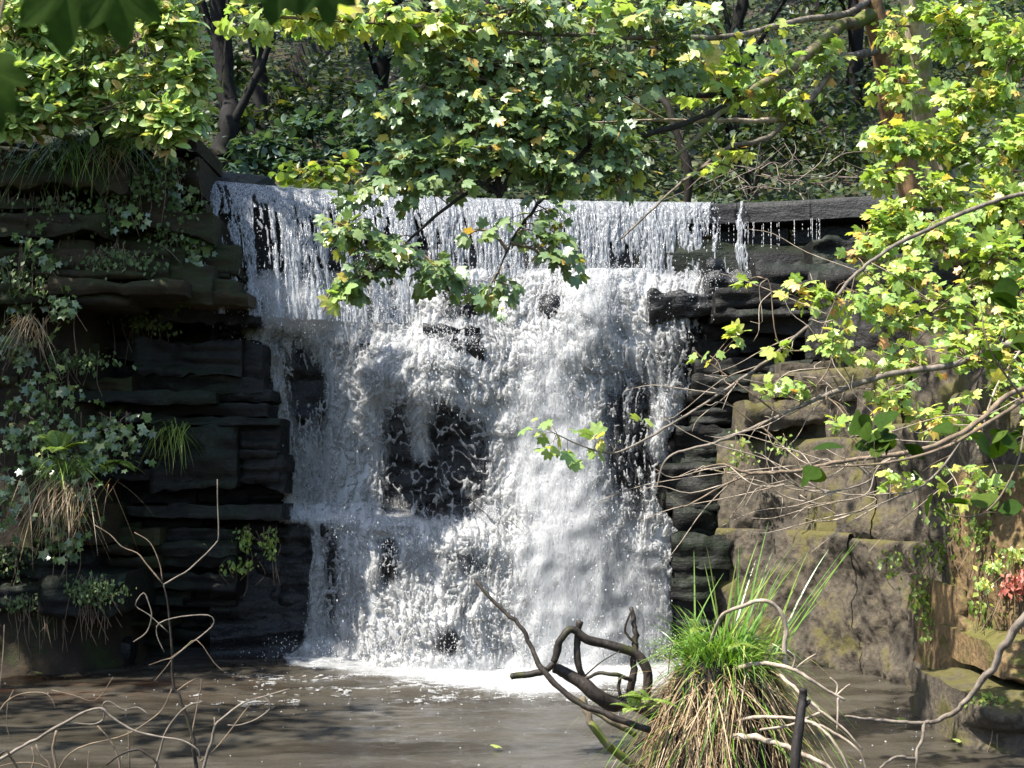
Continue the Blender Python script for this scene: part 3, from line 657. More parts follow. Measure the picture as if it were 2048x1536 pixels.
V, Fc = join([Va, Vb, Vc, Vd]); add("droplet", V, Fc, M['drop'], falls, kind="stuff")

# foam floating on the pool below the fall
fx = np.linspace(-3.2, 2.6, 560); fy = np.linspace(13.2, 17.6, 420); FX, FY = np.meshgrid(fx, fy)
fpx = 1024 + FX / FY * F; fpy = HOR + CAMZ / FY * F
FR = blend(fpx, fpy, 0.0, .02, [('e', 1080, 1350, 220, 22, .6), ('l', [(590, 1312), (800, 1330), (900, 1345)], 14, .5), ('l', [(900, 1360), (1050, 1378), (1180, 1380)], 14, .8), ('e', 850, 1410, 420, 40, .13), ('e', 1260, 1345, 60, 25, .5), ('e', 700, 1500, 500, 40, .02), ('e', 1100, 1405, 240, 20, .3)])
wa = fbm(np.stack([FX * 1.2, FY * 2.4, FX * 0], -1), 3, 71)
f1, f2 = worley(FX * 5 + wa * 1.6, FY * 11 + wa * 1.6, 73); FN = rank01(1.2 * (1 - np.clip((f2 - f1) / .6, 0, 1)) + .9 * fbm(np.stack([FX * 9, FY * 26, FX * 0], -1), 4, 75, .6) + .5 * wa)
FK = FN - (1 - FR * .55); kv = FK > 0
kf = (kv[:-1, :-1].astype(int) + kv[1:, :-1] + kv[:-1, 1:] + kv[1:, 1:]) >= 3
FZ = np.interp(FX.ravel(), wx, np.arange(len(wx))); ix = np.clip(np.searchsorted(wx, FX), 0, len(wx) - 1); iy = np.clip(np.searchsorted(wy, FY), 0, len(wy) - 1)
FZ = wz[iy, ix] + .008 + .03 * np.sqrt(np.clip(FK, 0, 1))
V, Fc = compact(np.stack([FX, FY, FZ], -1).reshape(-1, 3), grid_faces(len(fy), len(fx)).reshape(len(fy) - 1, len(fx) - 1, 4)[kf])
add("foam", V, Fc, M['foam'], falls, kind="stuff")

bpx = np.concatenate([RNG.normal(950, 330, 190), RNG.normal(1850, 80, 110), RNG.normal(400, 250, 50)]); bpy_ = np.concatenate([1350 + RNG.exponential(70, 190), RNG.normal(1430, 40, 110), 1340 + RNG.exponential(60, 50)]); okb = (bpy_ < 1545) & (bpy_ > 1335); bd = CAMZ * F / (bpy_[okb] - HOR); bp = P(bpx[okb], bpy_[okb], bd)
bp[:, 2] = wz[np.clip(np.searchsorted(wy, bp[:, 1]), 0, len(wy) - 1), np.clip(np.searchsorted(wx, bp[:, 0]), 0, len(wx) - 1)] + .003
V, Fc = drops(bp, RNG.uniform(.003, .008, len(bp)) * RNG.choice([.7, 1, 1.5], len(bp)), np.full(len(bp), .6)); add("glint_speck", V, Fc, M['drop'], falls, kind="stuff")  # white specks added on the pool to stand in for sun glints
fr4 = FR[::4, ::4]; fo = add("foam_film", np.stack([FX[::4, ::4], FY[::4, ::4], FZ[::4, ::4] * 0 + wz[iy, ix][::4, ::4] + .012], -1).reshape(-1, 3), grid_faces(*fr4.shape), M['film'], falls, kind="stuff")
at = fo.data.attributes.new("rho", 'FLOAT', 'POINT'); at.data.foreach_set("value", np.clip(fr4 * 1.25, 0, 1).ravel().astype(np.float32))
# ------------------------------------------------------------------ right rock wall
wall = thing("rock_wall", "sunlit mossy brown rock wall rising from the pool beyond the sedge tussock", "rock wall", (4.2, 14.5, -.3))
plan = smooth([(1.55, 17.45), (2.3, 17.0), (3.3, 16.1), (3.95, 14.9), (4.22, 13.6), (4.2, 12.6), (4.45, 11.6), (5.0, 10.6)], 30)
seg = np.append(0, np.cumsum(np.linalg.norm(np.diff(plan, axis=0), axis=1))); S = np.arange(0, seg[-1], .024)
PL = np.stack([np.interp(S, seg, plan[:, 0]), np.interp(S, seg, plan[:, 1])], -1); PT = norm(np.gradient(PL, axis=0)); PN = np.stack([PT[:, 1], -PT[:, 0]], -1)
PN = np.where((PN @ np.array([-.7, -.7]))[:, None] > 0, PN, -PN)
def wall_part(s0, s1, z0, z1, setback, seed, mat, amp=1.0):
    s1 = s1 + .1; i0, i1 = int(s0 / .024), min(int(s1 / .024), len(S)); zz = np.arange(z0, z1 + .001, .026)
    SS, ZZ = np.meshgrid(S[i0:i1], zz); b = np.broadcast_to(PL[i0:i1], SS.shape + (2,)); nn = np.broadcast_to(PN[i0:i1], SS.shape + (2,))
    S0_ = SS; SS = SS + .16 * fbm(np.stack([ZZ * 1.3, SS * 0, SS * 0], -1), 3, 5) * np.where(SS > (s0 + s1) / 2, 1, 1)
    b = np.stack([np.interp(SS, S, PL[:, 0]), np.interp(SS, S, PL[:, 1])], -1); nn = np.stack([np.interp(SS, S, PN[:, 0]), np.interp(SS, S, PN[:, 1])], -1)
    q = np.stack([SS, SS * 0 + 3.3, ZZ], -1)
    o = .20 * fbm(q * np.array([.9, 1, 1.1]), 3, 91) + .09 * fbm(q * np.array([4.5, 1, 2.4]), 3, 93) + .036 * fbm(q * np.array([19, 1, 9]), 3, 95, .65)
    o = o * amp - setback
    e = np.minimum(z1 - ZZ, 1.); o = o - .06 * np.exp(-np.clip(e, 0, 1) / .03)
    V = np.concatenate([b + nn * o[..., None], ZZ[..., None]], -1)
    top = V[-1:].copy(); tops = [top]
    for k in (1, 2, 3):
        t2 = V[-1:].copy(); t2[..., :2] -= nn[-1:] * .22 * k; t2[..., 2] += .02 * k + .03 * vnoise(t2 * 6, seed + k); tops.append(t2)
    V = np.concatenate([V] + tops[1:], 0); nr, nc = V.shape[:2]
    return add("rock_face", V.reshape(-1, 3), grid_faces(nr, nc), mat, wall)
Z0 = -.4
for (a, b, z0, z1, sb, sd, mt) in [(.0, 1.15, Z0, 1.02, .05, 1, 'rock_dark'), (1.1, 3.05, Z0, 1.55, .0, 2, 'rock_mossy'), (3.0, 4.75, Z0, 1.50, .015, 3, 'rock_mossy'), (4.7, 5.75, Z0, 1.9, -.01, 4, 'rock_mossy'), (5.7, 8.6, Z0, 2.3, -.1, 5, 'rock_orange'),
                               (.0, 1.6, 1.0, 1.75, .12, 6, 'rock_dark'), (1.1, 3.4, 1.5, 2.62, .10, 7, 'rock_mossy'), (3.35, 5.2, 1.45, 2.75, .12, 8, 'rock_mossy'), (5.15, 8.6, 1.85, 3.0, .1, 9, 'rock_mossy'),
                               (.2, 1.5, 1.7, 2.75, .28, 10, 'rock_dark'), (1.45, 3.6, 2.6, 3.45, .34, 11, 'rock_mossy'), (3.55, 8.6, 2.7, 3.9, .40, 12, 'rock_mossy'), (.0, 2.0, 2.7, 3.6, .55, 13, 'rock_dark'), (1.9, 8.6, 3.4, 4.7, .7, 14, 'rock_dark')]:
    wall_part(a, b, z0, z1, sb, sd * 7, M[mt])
rr = random.Random(23)
for (x0, y0, x1, y1, d, mt) in [(1500, 522, 1720, 590, 17.1, 'rock_dark'), (1430, 578, 1640, 640, 17.0, 'rock_dark'), (1480, 632, 1720, 700, 17.1, 'rock_dark'), (1400, 640, 1500, 720, 17.4, 'rock_dark'), (1560, 720, 1720, 800, 16.6, 'rock_mossy'), (1390, 716, 1570, 790, 17.2, 'rock_dark'),
                               (1370, 785, 1540, 850, 17.2, 'rock_dark'), (1500, 800, 1700, 850, 16.4, 'rock_mossy'), (1340, 850, 1480, 930, 17.1, 'rock_dark'), (1330, 925, 1450, 1020, 17.0, 'rock_dark'), (1340, 1015, 1440, 1085, 16.9, 'rock_dark'), (1345, 1080, 1460, 1160, 16.7, 'rock_dark'), (1335, 1155, 1440, 1335, 16.6, 'rock_dark'), (1640, 560, 1900, 700, 16.9, 'rock_dark'), (1620, 480, 1800, 560, 17.6, 'rock_dark'), (1700, 700, 1900, 800, 15.9, 'rock_mossy')]:
    ym = y0
    while ym < y1 - 6:
        yn = min(y1, ym + rr.uniform(22, 60)); yn = y1 if y1 - yn < 14 else yn
        V, Fc = px_slab(x0 + rr.uniform(-12, 12), ym, x1 + rr.uniform(-12, 12), yn + 2, d + rr.uniform(-.12, .14), th=1.2, seed=int(x0 + ym), slope=rr.uniform(-.25, -.02), dip=.02)
        add("rock_slab", V, Fc, M[mt], wall); ym = yn
for (x0, y0, x1, y1, d, mt) in [(1942, 1388, 2200, 1560, 11.0, 'rock_mossy'), (2000, 1290, 2200, 1372, 11.2, 'rock_orange'), (1940, 1200, 2100, 1362, 12.1, 'rock_orange')]:
    V, Fc = px_slab(x0, y0, x1, y1, d, th=1.4, seed=x0, rough=.26, lam=.05, rnd=.12, res=.025, slope=-.3)
    add("rock_slab", V, Fc, M[mt], wall)
V, Fc = block((3.9, 18.6, 2.6), (5.0, 1.2, 5.4), seed=95, res=.3, rough=.1); add("bedrock", V, Fc, M['rock_dark'], wall)

# ------------------------------------------------------------------ leaves and plants
def fan(outline, z_of):
    o = np.array(outline, float); n = len(o)
    V = np.vstack([[[0.28, 0, .05]], np.stack([o[:, 0], o[:, 1], z_of(o)], -1)])
    return V, np.stack([np.zeros(n, int), 1 + np.arange(n), 1 + (np.arange(n) + 1) % n], -1)
def maple_leaf():
    half = [(0, 1.0), (12, .84), (25, .62), (36, .78), (47, .92), (60, .76), (77, .55), (98, .66), (122, .52), (158, .32)]
    a = [(r * math.cos(math.radians(t)) + .28, r * math.sin(math.radians(t))) for t, r in half]
    o = a + [(.14, 0)] + [(x, -y) for x, y in a[:0:-1]]
    return fan(o, lambda p: .05 - .30 * (np.hypot(p[:, 0] - .28, p[:, 1])) ** 2 + .10 * np.abs(p[:, 1]))
def ovate_leaf(w=.3, lobes=0):
    xs = np.array([0, .2, .42, .65, .85, 1.0]); ws = np.array([.02, .55, .95, 1.0, .7, .04]) * w
    V = []; 
    for x, q in zip(xs, ws): V += [(x, -q, .10 * q / w * .6 - .18 * x * x), (x, 0, -.18 * x * x), (x, q, .10 * q / w * .6 - .18 * x * x)]
    V = np.array(V); Fc = []
    for i in range(5):
        for j in (0, 1): Fc.append((i * 3 + j, i * 3 + 3 + j, i * 3 + 4 + j)); Fc.append((i * 3 + j, i * 3 + 4 + j, i * 3 + 1 + j))
    return V, np.array(Fc)
def quad_leaf(w=.32):
    V = np.array([[0, 0, 0], [.5, -w, .05], [1, 0, -.12], [.5, w, .05]]); return V, np.array([[0, 1, 2], [0, 2, 3]])
def ivy_leaf():
    half = [(0, .8), (30, .42), (55, .72), (90, .40), (125, .55), (165, .2)]
    a = [(r * math.cos(math.radians(t)) + .28, r * math.sin(math.radians(t))) for t, r in half]; o = a + [(x, -y) for x, y in a[:0:-1]]
    return fan(o, lambda p: .04 - .1 * np.hypot(p[:, 0], p[:, 1]) ** 2)
LEAF = {'maple': maple_leaf(), 'ovate': ovate_leaf(.27), 'round': ovate_leaf(.42), 'quad': quad_leaf(), 'ivy': ivy_leaf()}
LEAF_ME = {}
# leaves left out along these sun rays to put light on cliff and falls
SV = np.array(SUN); FLECKS = [(P(128, 1000, 14.9), .5), (P(120, 900, 14.9), .3), (P(200, 1175, 14.95), .22), (np.array([-4.7, 15.0, 0]), .4), (P(75, 640, 15.3), .13), (P(90, 520, 15.3), .12), (P(640, 640, 16.9), .45), (P(720, 900, 16.5), .3), (P(745, 1160, 15.9), .5), (P(880, 720, 16.3), .55), (P(1000, 800, 16.3), .5), (P(1150, 640, 16.8), .6)]

def frames(tip, nor):
    t = norm(tip); n = nor - (nor * t).sum(-1, keepdims=True) * t; n = norm(n); b = np.cross(n, t); return t, b, n

def merge_leaves(kind, pos, tip, nor, size):
    TV, TF = LEAF[kind]; t, b, n = frames(tip, nor)
    V = pos[:, None] + size[:, None, None] * (TV[None, :, :1] * t[:, None] + TV[None, :, 1:2] * b[:, None] + TV[None, :, 2:] * n[:, None])
    return V.reshape(-1, 3), (TF[None] + (np.arange(len(pos)) * len(TV))[:, None, None]).reshape(-1, 3)

def put_leaves(root, kind, mat, pos, tip, nor, size, n_ind=0, name="foliage"):
    pos, tip, nor, size = map(np.asarray, (pos, tip, nor, size))
    ok = np.ones(len(pos), bool)
    for c, r in FLECKS:
        w = pos - c; t = w @ SV; ok &= ~((t > .6) & (np.linalg.norm(w - t[:, None] * SV, axis=1) < r))
    pos, tip, nor, size = pos[ok], tip[ok], nor[ok], size[ok]
    N = len(pos)
    if N == 0: return
    sel = np.zeros(N, bool)
    if n_ind:
        ppx = 1024 + pos[:, 0] / pos[:, 1] * F; ppy = HOR - (pos[:, 2] - CAMZ) / pos[:, 1] * F
        vis = (ppx > 5) & (ppx < 2043) & (ppy > 5) & (ppy < 1530)
        t, b, n = frames(tip, nor); view = norm(pos - np.array([0, 0, CAMZ]))
        score = np.where(vis, size / pos[:, 1] * (.2 + np.abs((n * view).sum(1))), -1); sel[np.argsort(-score)[:min(n_ind, N)]] = True; sel &= vis
        key = (kind, mat.name)
        if key not in LEAF_ME: LEAF_ME[key] = mesh("leaf", LEAF[kind][0], LEAF[kind][1], mat)
        rl = np.array(root.location)
        for i in np.nonzero(sel)[0]:
            o = bpy.data.objects.new("leaf", LEAF_ME[key]); COL.objects.link(o); o.parent = root
            s = size[i]; m = Matrix.Identity(4)
            for r_ in range(3): m[r_][0] = t[i][r_] * s; m[r_][1] = b[i][r_] * s; m[r_][2] = n[i][r_] * s; m[r_][3] = pos[i][r_] - rl[r_]
            o.matrix_basis = m
    if (~sel).sum():
        V, Fc = merge_leaves(kind, pos[~sel], tip[~sel], nor[~sel], size[~sel]); add(name, V, Fc, mat, root, kind="stuff")

def sample_ell(c, r, n, rng):
    v = rng.normal(size=(n, 3)); v = norm(v) * (rng.uniform(size=(n, 1)) ** .45); return np.asarray(c) + v * np.asarray(r)

def foliate(root, skel, clumps, kind, mat, twig_mat, size, per=8, n_ind=0, seed=0, twig_r=.006, droop=.35, up=.7, spread=.09, maxtw=1.2, tilt=.5, sub_r=.014, face=.0, dens=1.0):
    """twigs with leaves filling ellipsoidal clumps, each twig tied to the nearest limb. clumps: (centre, radii, n leaves)"""
    rng = np.random.default_rng(seed); sk = np.vstack(skel); tubes = []; LP, LT, LN, LS = [], [], [], []
    for (c, r, n) in clumps:
        n = n * dens
        c = np.asarray(c, float); i = np.argmin(((sk - c) ** 2).sum(1)); b0 = sk[i]; Ld = np.linalg.norm(c - b0)
        local = [sk[((sk - c) ** 2).sum(1) < (np.max(r) * 1.3) ** 2]]
        if Ld > .15:
            mid = (b0 + c) / 2 + rng.normal(0, .06 * Ld, 3) + np.array([0, 0, .08 * Ld]); far = c + (c - b0) / Ld * np.max(r) * .5 - np.array([0, 0, .1])
            sp = smooth([b0, mid, c, far], 6); tubes.append(tube(sp, np.linspace(sub_r, sub_r * .35, len(sp)), 6)); local.append(sp)
        local = np.vstack([l for l in local if len(l)]) if any(len(l) for l in local) else b0[None]
        for e in sample_ell(c, r, max(1, int(n / per)), rng):
            q = local + rng.normal(0, .12, local.shape); j = np.argmin(((q - e) ** 2).sum(1)); s = local[j]; v = e - s; dl = np.linalg.norm(v)
            m = s + v * .5 + np.array([0, 0, .10 * dl]) + rng.normal(0, .05 * dl, 3)
            tw = smooth([s, m, e - np.array([0, 0, droop * .12 * dl])], 2); tubes.append(tube(tw, np.linspace(twig_r, twig_r * .35, len(tw)), 4))
            k = max(3, int(rng.normal(per, per * .25))); tpar = rng.uniform(.35 if dl < 1 else .6, 1.0, k); tpar[0] = 1
            idx = tpar * (len(tw) - 1); i0 = np.minimum(idx.astype(int), len(tw) - 2); f = (idx - i0)[:, None]
            p = tw[i0] * (1 - f) + tw[i0 + 1] * f
            a = rng.normal(size=(k, 3)) * np.array([1, 1, .45]) + v / max(dl, .1) * .7; a = norm(a)
            LP.append(p + a * spread * rng.uniform(.3, 1.2, (k, 1))); 
            LT.append(norm(a + np.array([0, 0, -droop]) + rng.normal(0, .25, (k, 3)))); LN.append(norm(np.array([0, -face, up]) + rng.normal(0, tilt, (k, 3)) + a * .25))
            LS.append(rng.normal(1, .3, k).clip(.4, 1.7) * size)
    if tubes: V, Fc = join(tubes); add("twig", V, Fc, twig_mat, root, kind="stuff")
    put_leaves(root, kind, mat, np.vstack(LP), np.vstack(LT), np.vstack(LN), np.concatenate(LS), n_ind)

def limb(root, pts, r0, r1, mat, name="branch", ns=8, knobs=.15, sub=6, seed=1, jit=.6):
    sp = smooth(pts, sub); rj = np.linspace(r0, r1, len(sp))[:, None]; js = np.minimum(1, np.minimum(np.arange(len(sp)), np.arange(len(sp))[::-1]) / 3)[:, None]; fr = .07 / np.maximum(rj, .008)
    sp = sp + js * rj * jit * np.stack([vnoise(sp * fr + 31 * c_, seed + c_) for c_ in range(3)], -1)
    V, Fc = tube(sp, np.linspace(r0, r1, len(sp)), ns, knobs, seed); add(name, V, Fc, mat, root); return sp

def pxs(pts, d):
    """photo polyline to 3D; d a number, (d0,d1) or points already holding depth"""
    p = np.array(pts, float)
    if p.shape[1] == 3: return P(p[:, 0], p[:, 1], p[:, 2])
    dd = np.linspace(d[0], d[1], len(p)) if isinstance(d, tuple) else d
    return P(p[:, 0], p[:, 1], dd)

def pcl(px, py, d, rx, ry, n, rd=None):
    s = d / F; rd = (rx + ry) / 2 * s if rd is None else rd
    return (P(px, py, d), (rx * s, rd, ry * s), n)

# ---- oak bush on the left cliff top
root = thing("oak_bush", "bright spreading oak bush with glossy leaves on top of the ivy cliff", "bush", P(190, 300, 15.9))
sk = [limb(root, pxs([(190, 310, 15.9), (200, 240, 15.7), (170, 150, 15.4), (120, 40, 15.2), (90, -80, 15), (60, -330, 15.5), (0, -550, 15.7)], 0), .09, .03, M['bark'], "trunk"),
      limb(root, pxs([(195, 260, 15.8), (260, 210, 15.3), (330, 170, 15.0), (400, 110, 14.9)], 0), .05, .012, M['bark_moss']), limb(root, pxs([(185, 230, 15.7), (100, 200, 15.1), (10, 170, 14.8), (-80, 160, 14.7)], 0), .05, .015, M['bark_moss']),
      limb(root, pxs([(175, 150, 15.4), (260, 90, 15.1), (350, 40, 15.0), (430, -20, 15)], 0), .045, .012, M['bark_moss']), limb(root, pxs([(195, 280, 15.9), (270, 270, 15.2), (360, 255, 14.9)], 0), .03, .01, M['bark_moss']),
      limb(root, pxs([(200, 290, 15.9), (110, 270, 15.2), (20, 260, 14.9)], 0), .03, .01, M['bark_moss'])]
foliate(root, sk, [pcl(60, 60, 15, 110, 70, 330), pcl(200, 60, 15, 90, 60, 300), pcl(330, 60, 15, 80, 60, 260), pcl(380, 150, 14.9, 45, 50, 150), pcl(290, 150, 15, 70, 45, 230), pcl(150, 150, 14.9, 90, 50, 280), pcl(30, 150, 14.8, 80, 50, 230),
                   pcl(100, 225, 14.9, 90, 35, 220), pcl(250, 225, 14.9, 80, 40, 240), pcl(350, 235, 14.8, 60, 40, 180), pcl(20, 245, 14.8, 50, 30, 110), pcl(320, 285, 14.8, 50, 24, 60), pcl(0, -80, 15, 150, 70, 200), pcl(250, -70, 15, 150, 60, 220), pcl(-120, 120, 15, 90, 130, 250), pcl(170, 100, 15.6, 150, 80, 300), pcl(60, -330, 15.6, 150, 120, 260), pcl(-30, -520, 15.8, 160, 120, 260)],  # last two clumps, out of view, added to shade the water curtain
        'ovate', M['leaf_oak'], M['twig'], .125, 9, 300, 11, droop=.1, up=.75, tilt=.45, spread=.06, face=.45, dens=2.6)

# ---- sycamore leaning over from the right bank
root = thing("sycamore_tree", "leaning brown sycamore on the bank whose branches hang over the weir", "tree", P(1850, 420, 14.6))
sk = [limb(root, pxs([(1850, 430, 14.6), (1822, 330, 14.5), (1790, 220, 14.3), (1765, 120, 14.1), (1742, 20, 14.0), (1720, -120, 13.9), (1690, -400, 13.7), (1640, -800, 13.5)], 0), .15, .09, M['bark_brown'], "trunk", 10),
      limb(root, pxs([(1745, 30, 14.0), (1690, 50, 13.6), (1620, 110, 13.0), (1530, 165, 12.4), (1450, 215, 11.8), (1390, 280, 11.3), (1340, 320, 11.0)], 0), .075, .012, M['bark_moss']),
      limb(root, pxs([(1760, 100, 14.1), (1700, 110, 13.5), (1670, 130, 13.3), (1630, 190, 13), (1580, 235, 12.7), (1530, 278, 12.4), (1470, 290, 12.2), (1410, 330, 12), (1340, 385, 11.8), (1240, 480, 11.5)], 0), .042, .008, M['twig_grey']),
      limb(root, pxs([(1740, 0, 14.0), (1690, 30, 13), (1600, 40, 12.3), (1480, 70, 11.7), (1350, 76, 11.2), (1150, 70, 10.7), (950, 62, 10.3), (800, 50, 10), (640, 40, 9.8)], 0), .035, .007, M['twig_grey']),
      limb(root, pxs([(1530, 165, 12.4), (1400, 190, 11.6), (1250, 150, 11), (1100, 130, 10.6), (950, 140, 10.3), (850, 170, 10.2)], 0), .03, .008, M['bark']),
      limb(root, pxs([(1450, 215, 11.8), (1320, 260, 11), (1180, 290, 10.6), (1050, 315, 10.3), (920, 330, 10.1), (820, 360, 10)], 0), .026, .007, M['bark']),
      limb(root, pxs([(1180, 290, 10.6), (1100, 380, 10.3), (1030, 470, 10.1), (990, 560, 10)], 0), .018, .005, M['bark']),
      limb(root, pxs([(1050, 315, 10.3), (930, 390, 10.1), (850, 450, 10), (780, 520, 9.9), (720, 560, 9.9)], 0), .018, .005, M['bark']),
      limb(root, pxs([(1560, 240, 12.6), (1450, 242, 12.2), (1330, 240, 11.9), (1180, 245, 11.6)], 0), .025, .006, M['deadwood']),
      limb(root, [tuple(P(1660, -700, 13.55)), (2.2, 12.8, 9.4), (1.0, 12, 8.7), (-.4, 11.1, 9.2)], .05, .015, M['bark_moss']),
      limb(root, pxs([(1330, 240, 11.9), (1260, 200, 11.7), (1200, 160, 11.6)], 0), .010, .003, M['deadwood']), limb(root, pxs([(1400, 241, 12.1), (1340, 200, 12), (1300, 170, 11.9)], 0), .009, .003, M['deadwood'])]
foliate(root, sk, [pcl(900, 120, 10.4, 120, 70, 200), pcl(1050, 150, 10.6, 130, 80, 260), pcl(1200, 130, 10.9, 110, 80, 190), pcl(800, 220, 10.2, 100, 50, 160), pcl(940, 230, 10.3, 120, 60, 240), pcl(1080, 240, 10.4, 100, 60, 200), pcl(1200, 260, 10.6, 80, 60, 120),
                   pcl(830, 320, 10.1, 90, 45, 170), pcl(960, 310, 10.2, 80, 35, 90), pcl(1110, 330, 10.3, 90, 50, 150), pcl(740, 385, 10, 80, 30, 60), pcl(850, 380, 10, 70, 25, 35), pcl(1230, 340, 10.6, 60, 45, 75), pcl(700, 460, 9.9, 60, 45, 85), pcl(790, 510, 9.9, 70, 50, 70), pcl(880, 540, 9.9, 50, 45, 55),
                   pcl(700, 570, 9.9, 60, 25, 40), pcl(1070, 440, 10.1, 60, 50, 50), pcl(1110, 520, 10.1, 40, 60, 40), pcl(1000, 590, 10, 50, 40, 32), pcl(960, 460, 10, 60, 40, 12), pcl(1330, 130, 11.2, 80, 70, 110), pcl(1000, 20, 10.4, 200, 30, 150), pcl(1280, 30, 11, 150, 40, 130)],
        'maple', M['leaf_syc'], M['twig'], .060, 7, 300, 21, droop=.5, up=.7, tilt=.5, spread=.10, face=.5, dens=1.8)
foliate(root, sk, [pcl(520, 35, 9.8, 80, 30, 40), pcl(640, 30, 9.9, 90, 32, 55), pcl(780, 35, 10, 90, 35, 60), pcl(880, 40, 10.2, 70, 35, 40), pcl(1200, 25, 10.8, 80, 30, 35), pcl(1100, 15, 10.6, 70, 20, 25), pcl(860, 140, 10.2, 40, 30, 12), pcl(1260, 360, 10.6, 30, 30, 6), pcl(660, 590, 9.9, 30, 12, 5), pcl(1420, 40, 11.5, 100, 50, 22), pcl(1560, 90, 12, 100, 50, 18)],
        'maple', M['leaf_yellow'], M['twig'], .082, 6, 160, 22, droop=.5, up=.6, tilt=.5, spread=.10, face=.5, dens=1.5)
foliate(root, sk, [(np.array([.6, 11.7, 8.2]), (1.0, .9, .5), 150), (np.array([-.5, 11, 9.3]), (1.1, 1, .5), 150), (np.array([1.6, 12.2, 8.8]), (1, 1, .5), 140), pcl(1420, 140, 11.8, 120, 60, 160), pcl(1560, 200, 12.6, 100, 60, 150), pcl(1640, 120, 13.2, 70, 60, 60), pcl(1450, 330, 11.8, 70, 40, 30), pcl(1850, -500, 13.7, 500, 260, 700, 3), pcl(1400, -400, 12.5, 400, 200, 450, 2.5)],  # first three clumps, out of view, added to dapple the right wall
        'maple', M['leaf_bright'], M['twig'], .075, 7, 60, 23, droop=.4, up=.75, tilt=.45, face=.2)

# ---- pale trunk with bright foliage on the right
root = thing("field_maple_tree", "pale mossy trunk with dense bright green leaves at the right bank", "tree", P(1905, 460, 13.0))
sk = [limb(root, pxs([(1915, 520, 13), (1890, 400, 12.9), (1862, 260, 12.8), (1848, 130, 12.7), (1815, 0, 12.6), (1790, -150, 12.5), (1770, -500, 12.4)], 0), .16, .10, M['bark_pale'], "trunk", 10),
      limb(root, pxs([(1860, 250, 12.8), (1950, 150, 12.2), (2040, 90, 11.8), (2150, 60, 11.5)], 0), .05, .02, M['bark_moss']), limb(root, pxs([(1880, 350, 12.9), (1960, 300, 12.3), (2060, 280, 11.8)], 0), .045, .015, M['bark_moss']),
      limb(root, pxs([(1890, 420, 12.9), (1800, 420, 12.0), (1740, 460, 11.6), (1700, 520, 11.4)], 0), .03, .008, M['twig_grey']), limb(root, pxs([(1870, 300, 12.8), (1790, 280, 12.2), (1740, 290, 12.0)], 0), .02, .006, M['twig']),
      limb(root, pxs([(1900, 450, 13), (1960, 500, 12), (2020, 600, 11.4)], 0), .03, .01, M['twig_grey'])]
foliate(root, sk, [pcl(1800, 60, 12.4, 70, 60, 60), pcl(1920, 60, 12, 110, 60, 200), pcl(2030, 110, 11.6, 70, 90, 150), pcl(1800, 170, 12.2, 60, 40, 70), pcl(1950, 200, 11.9, 110, 50, 190), pcl(1790, 275, 11.9, 70, 35, 100), pcl(1900, 290, 11.9, 90, 40, 140), pcl(2010, 300, 11.6, 60, 60, 130),
                   pcl(1770, 345, 11.8, 40, 30, 45), pcl(1880, 380, 11.8, 80, 40, 110), pcl(1990, 410, 11.5, 80, 50, 150), pcl(1790, 440, 11.6, 70, 40, 110), pcl(1740, 490, 11.4, 50, 35, 60), pcl(1880, 480, 11.4, 80, 50, 130), pcl(1990, 520, 11.2, 80, 60, 130), pcl(1800, 540, 11.3, 80, 40, 80), pcl(1900, 600, 11.1, 90, 50, 90),
                   pcl(2030, 620, 10.9, 50, 70, 90), pcl(2150, 300, 11.4, 120, 300, 400, 1.2), pcl(1950, -150, 12.2, 220, 130, 350)],
        'maple', M['leaf_bright'], M['twig'], .060, 7, 300, 31, droop=.35, up=.75, tilt=.5, face=.45, dens=1.9)

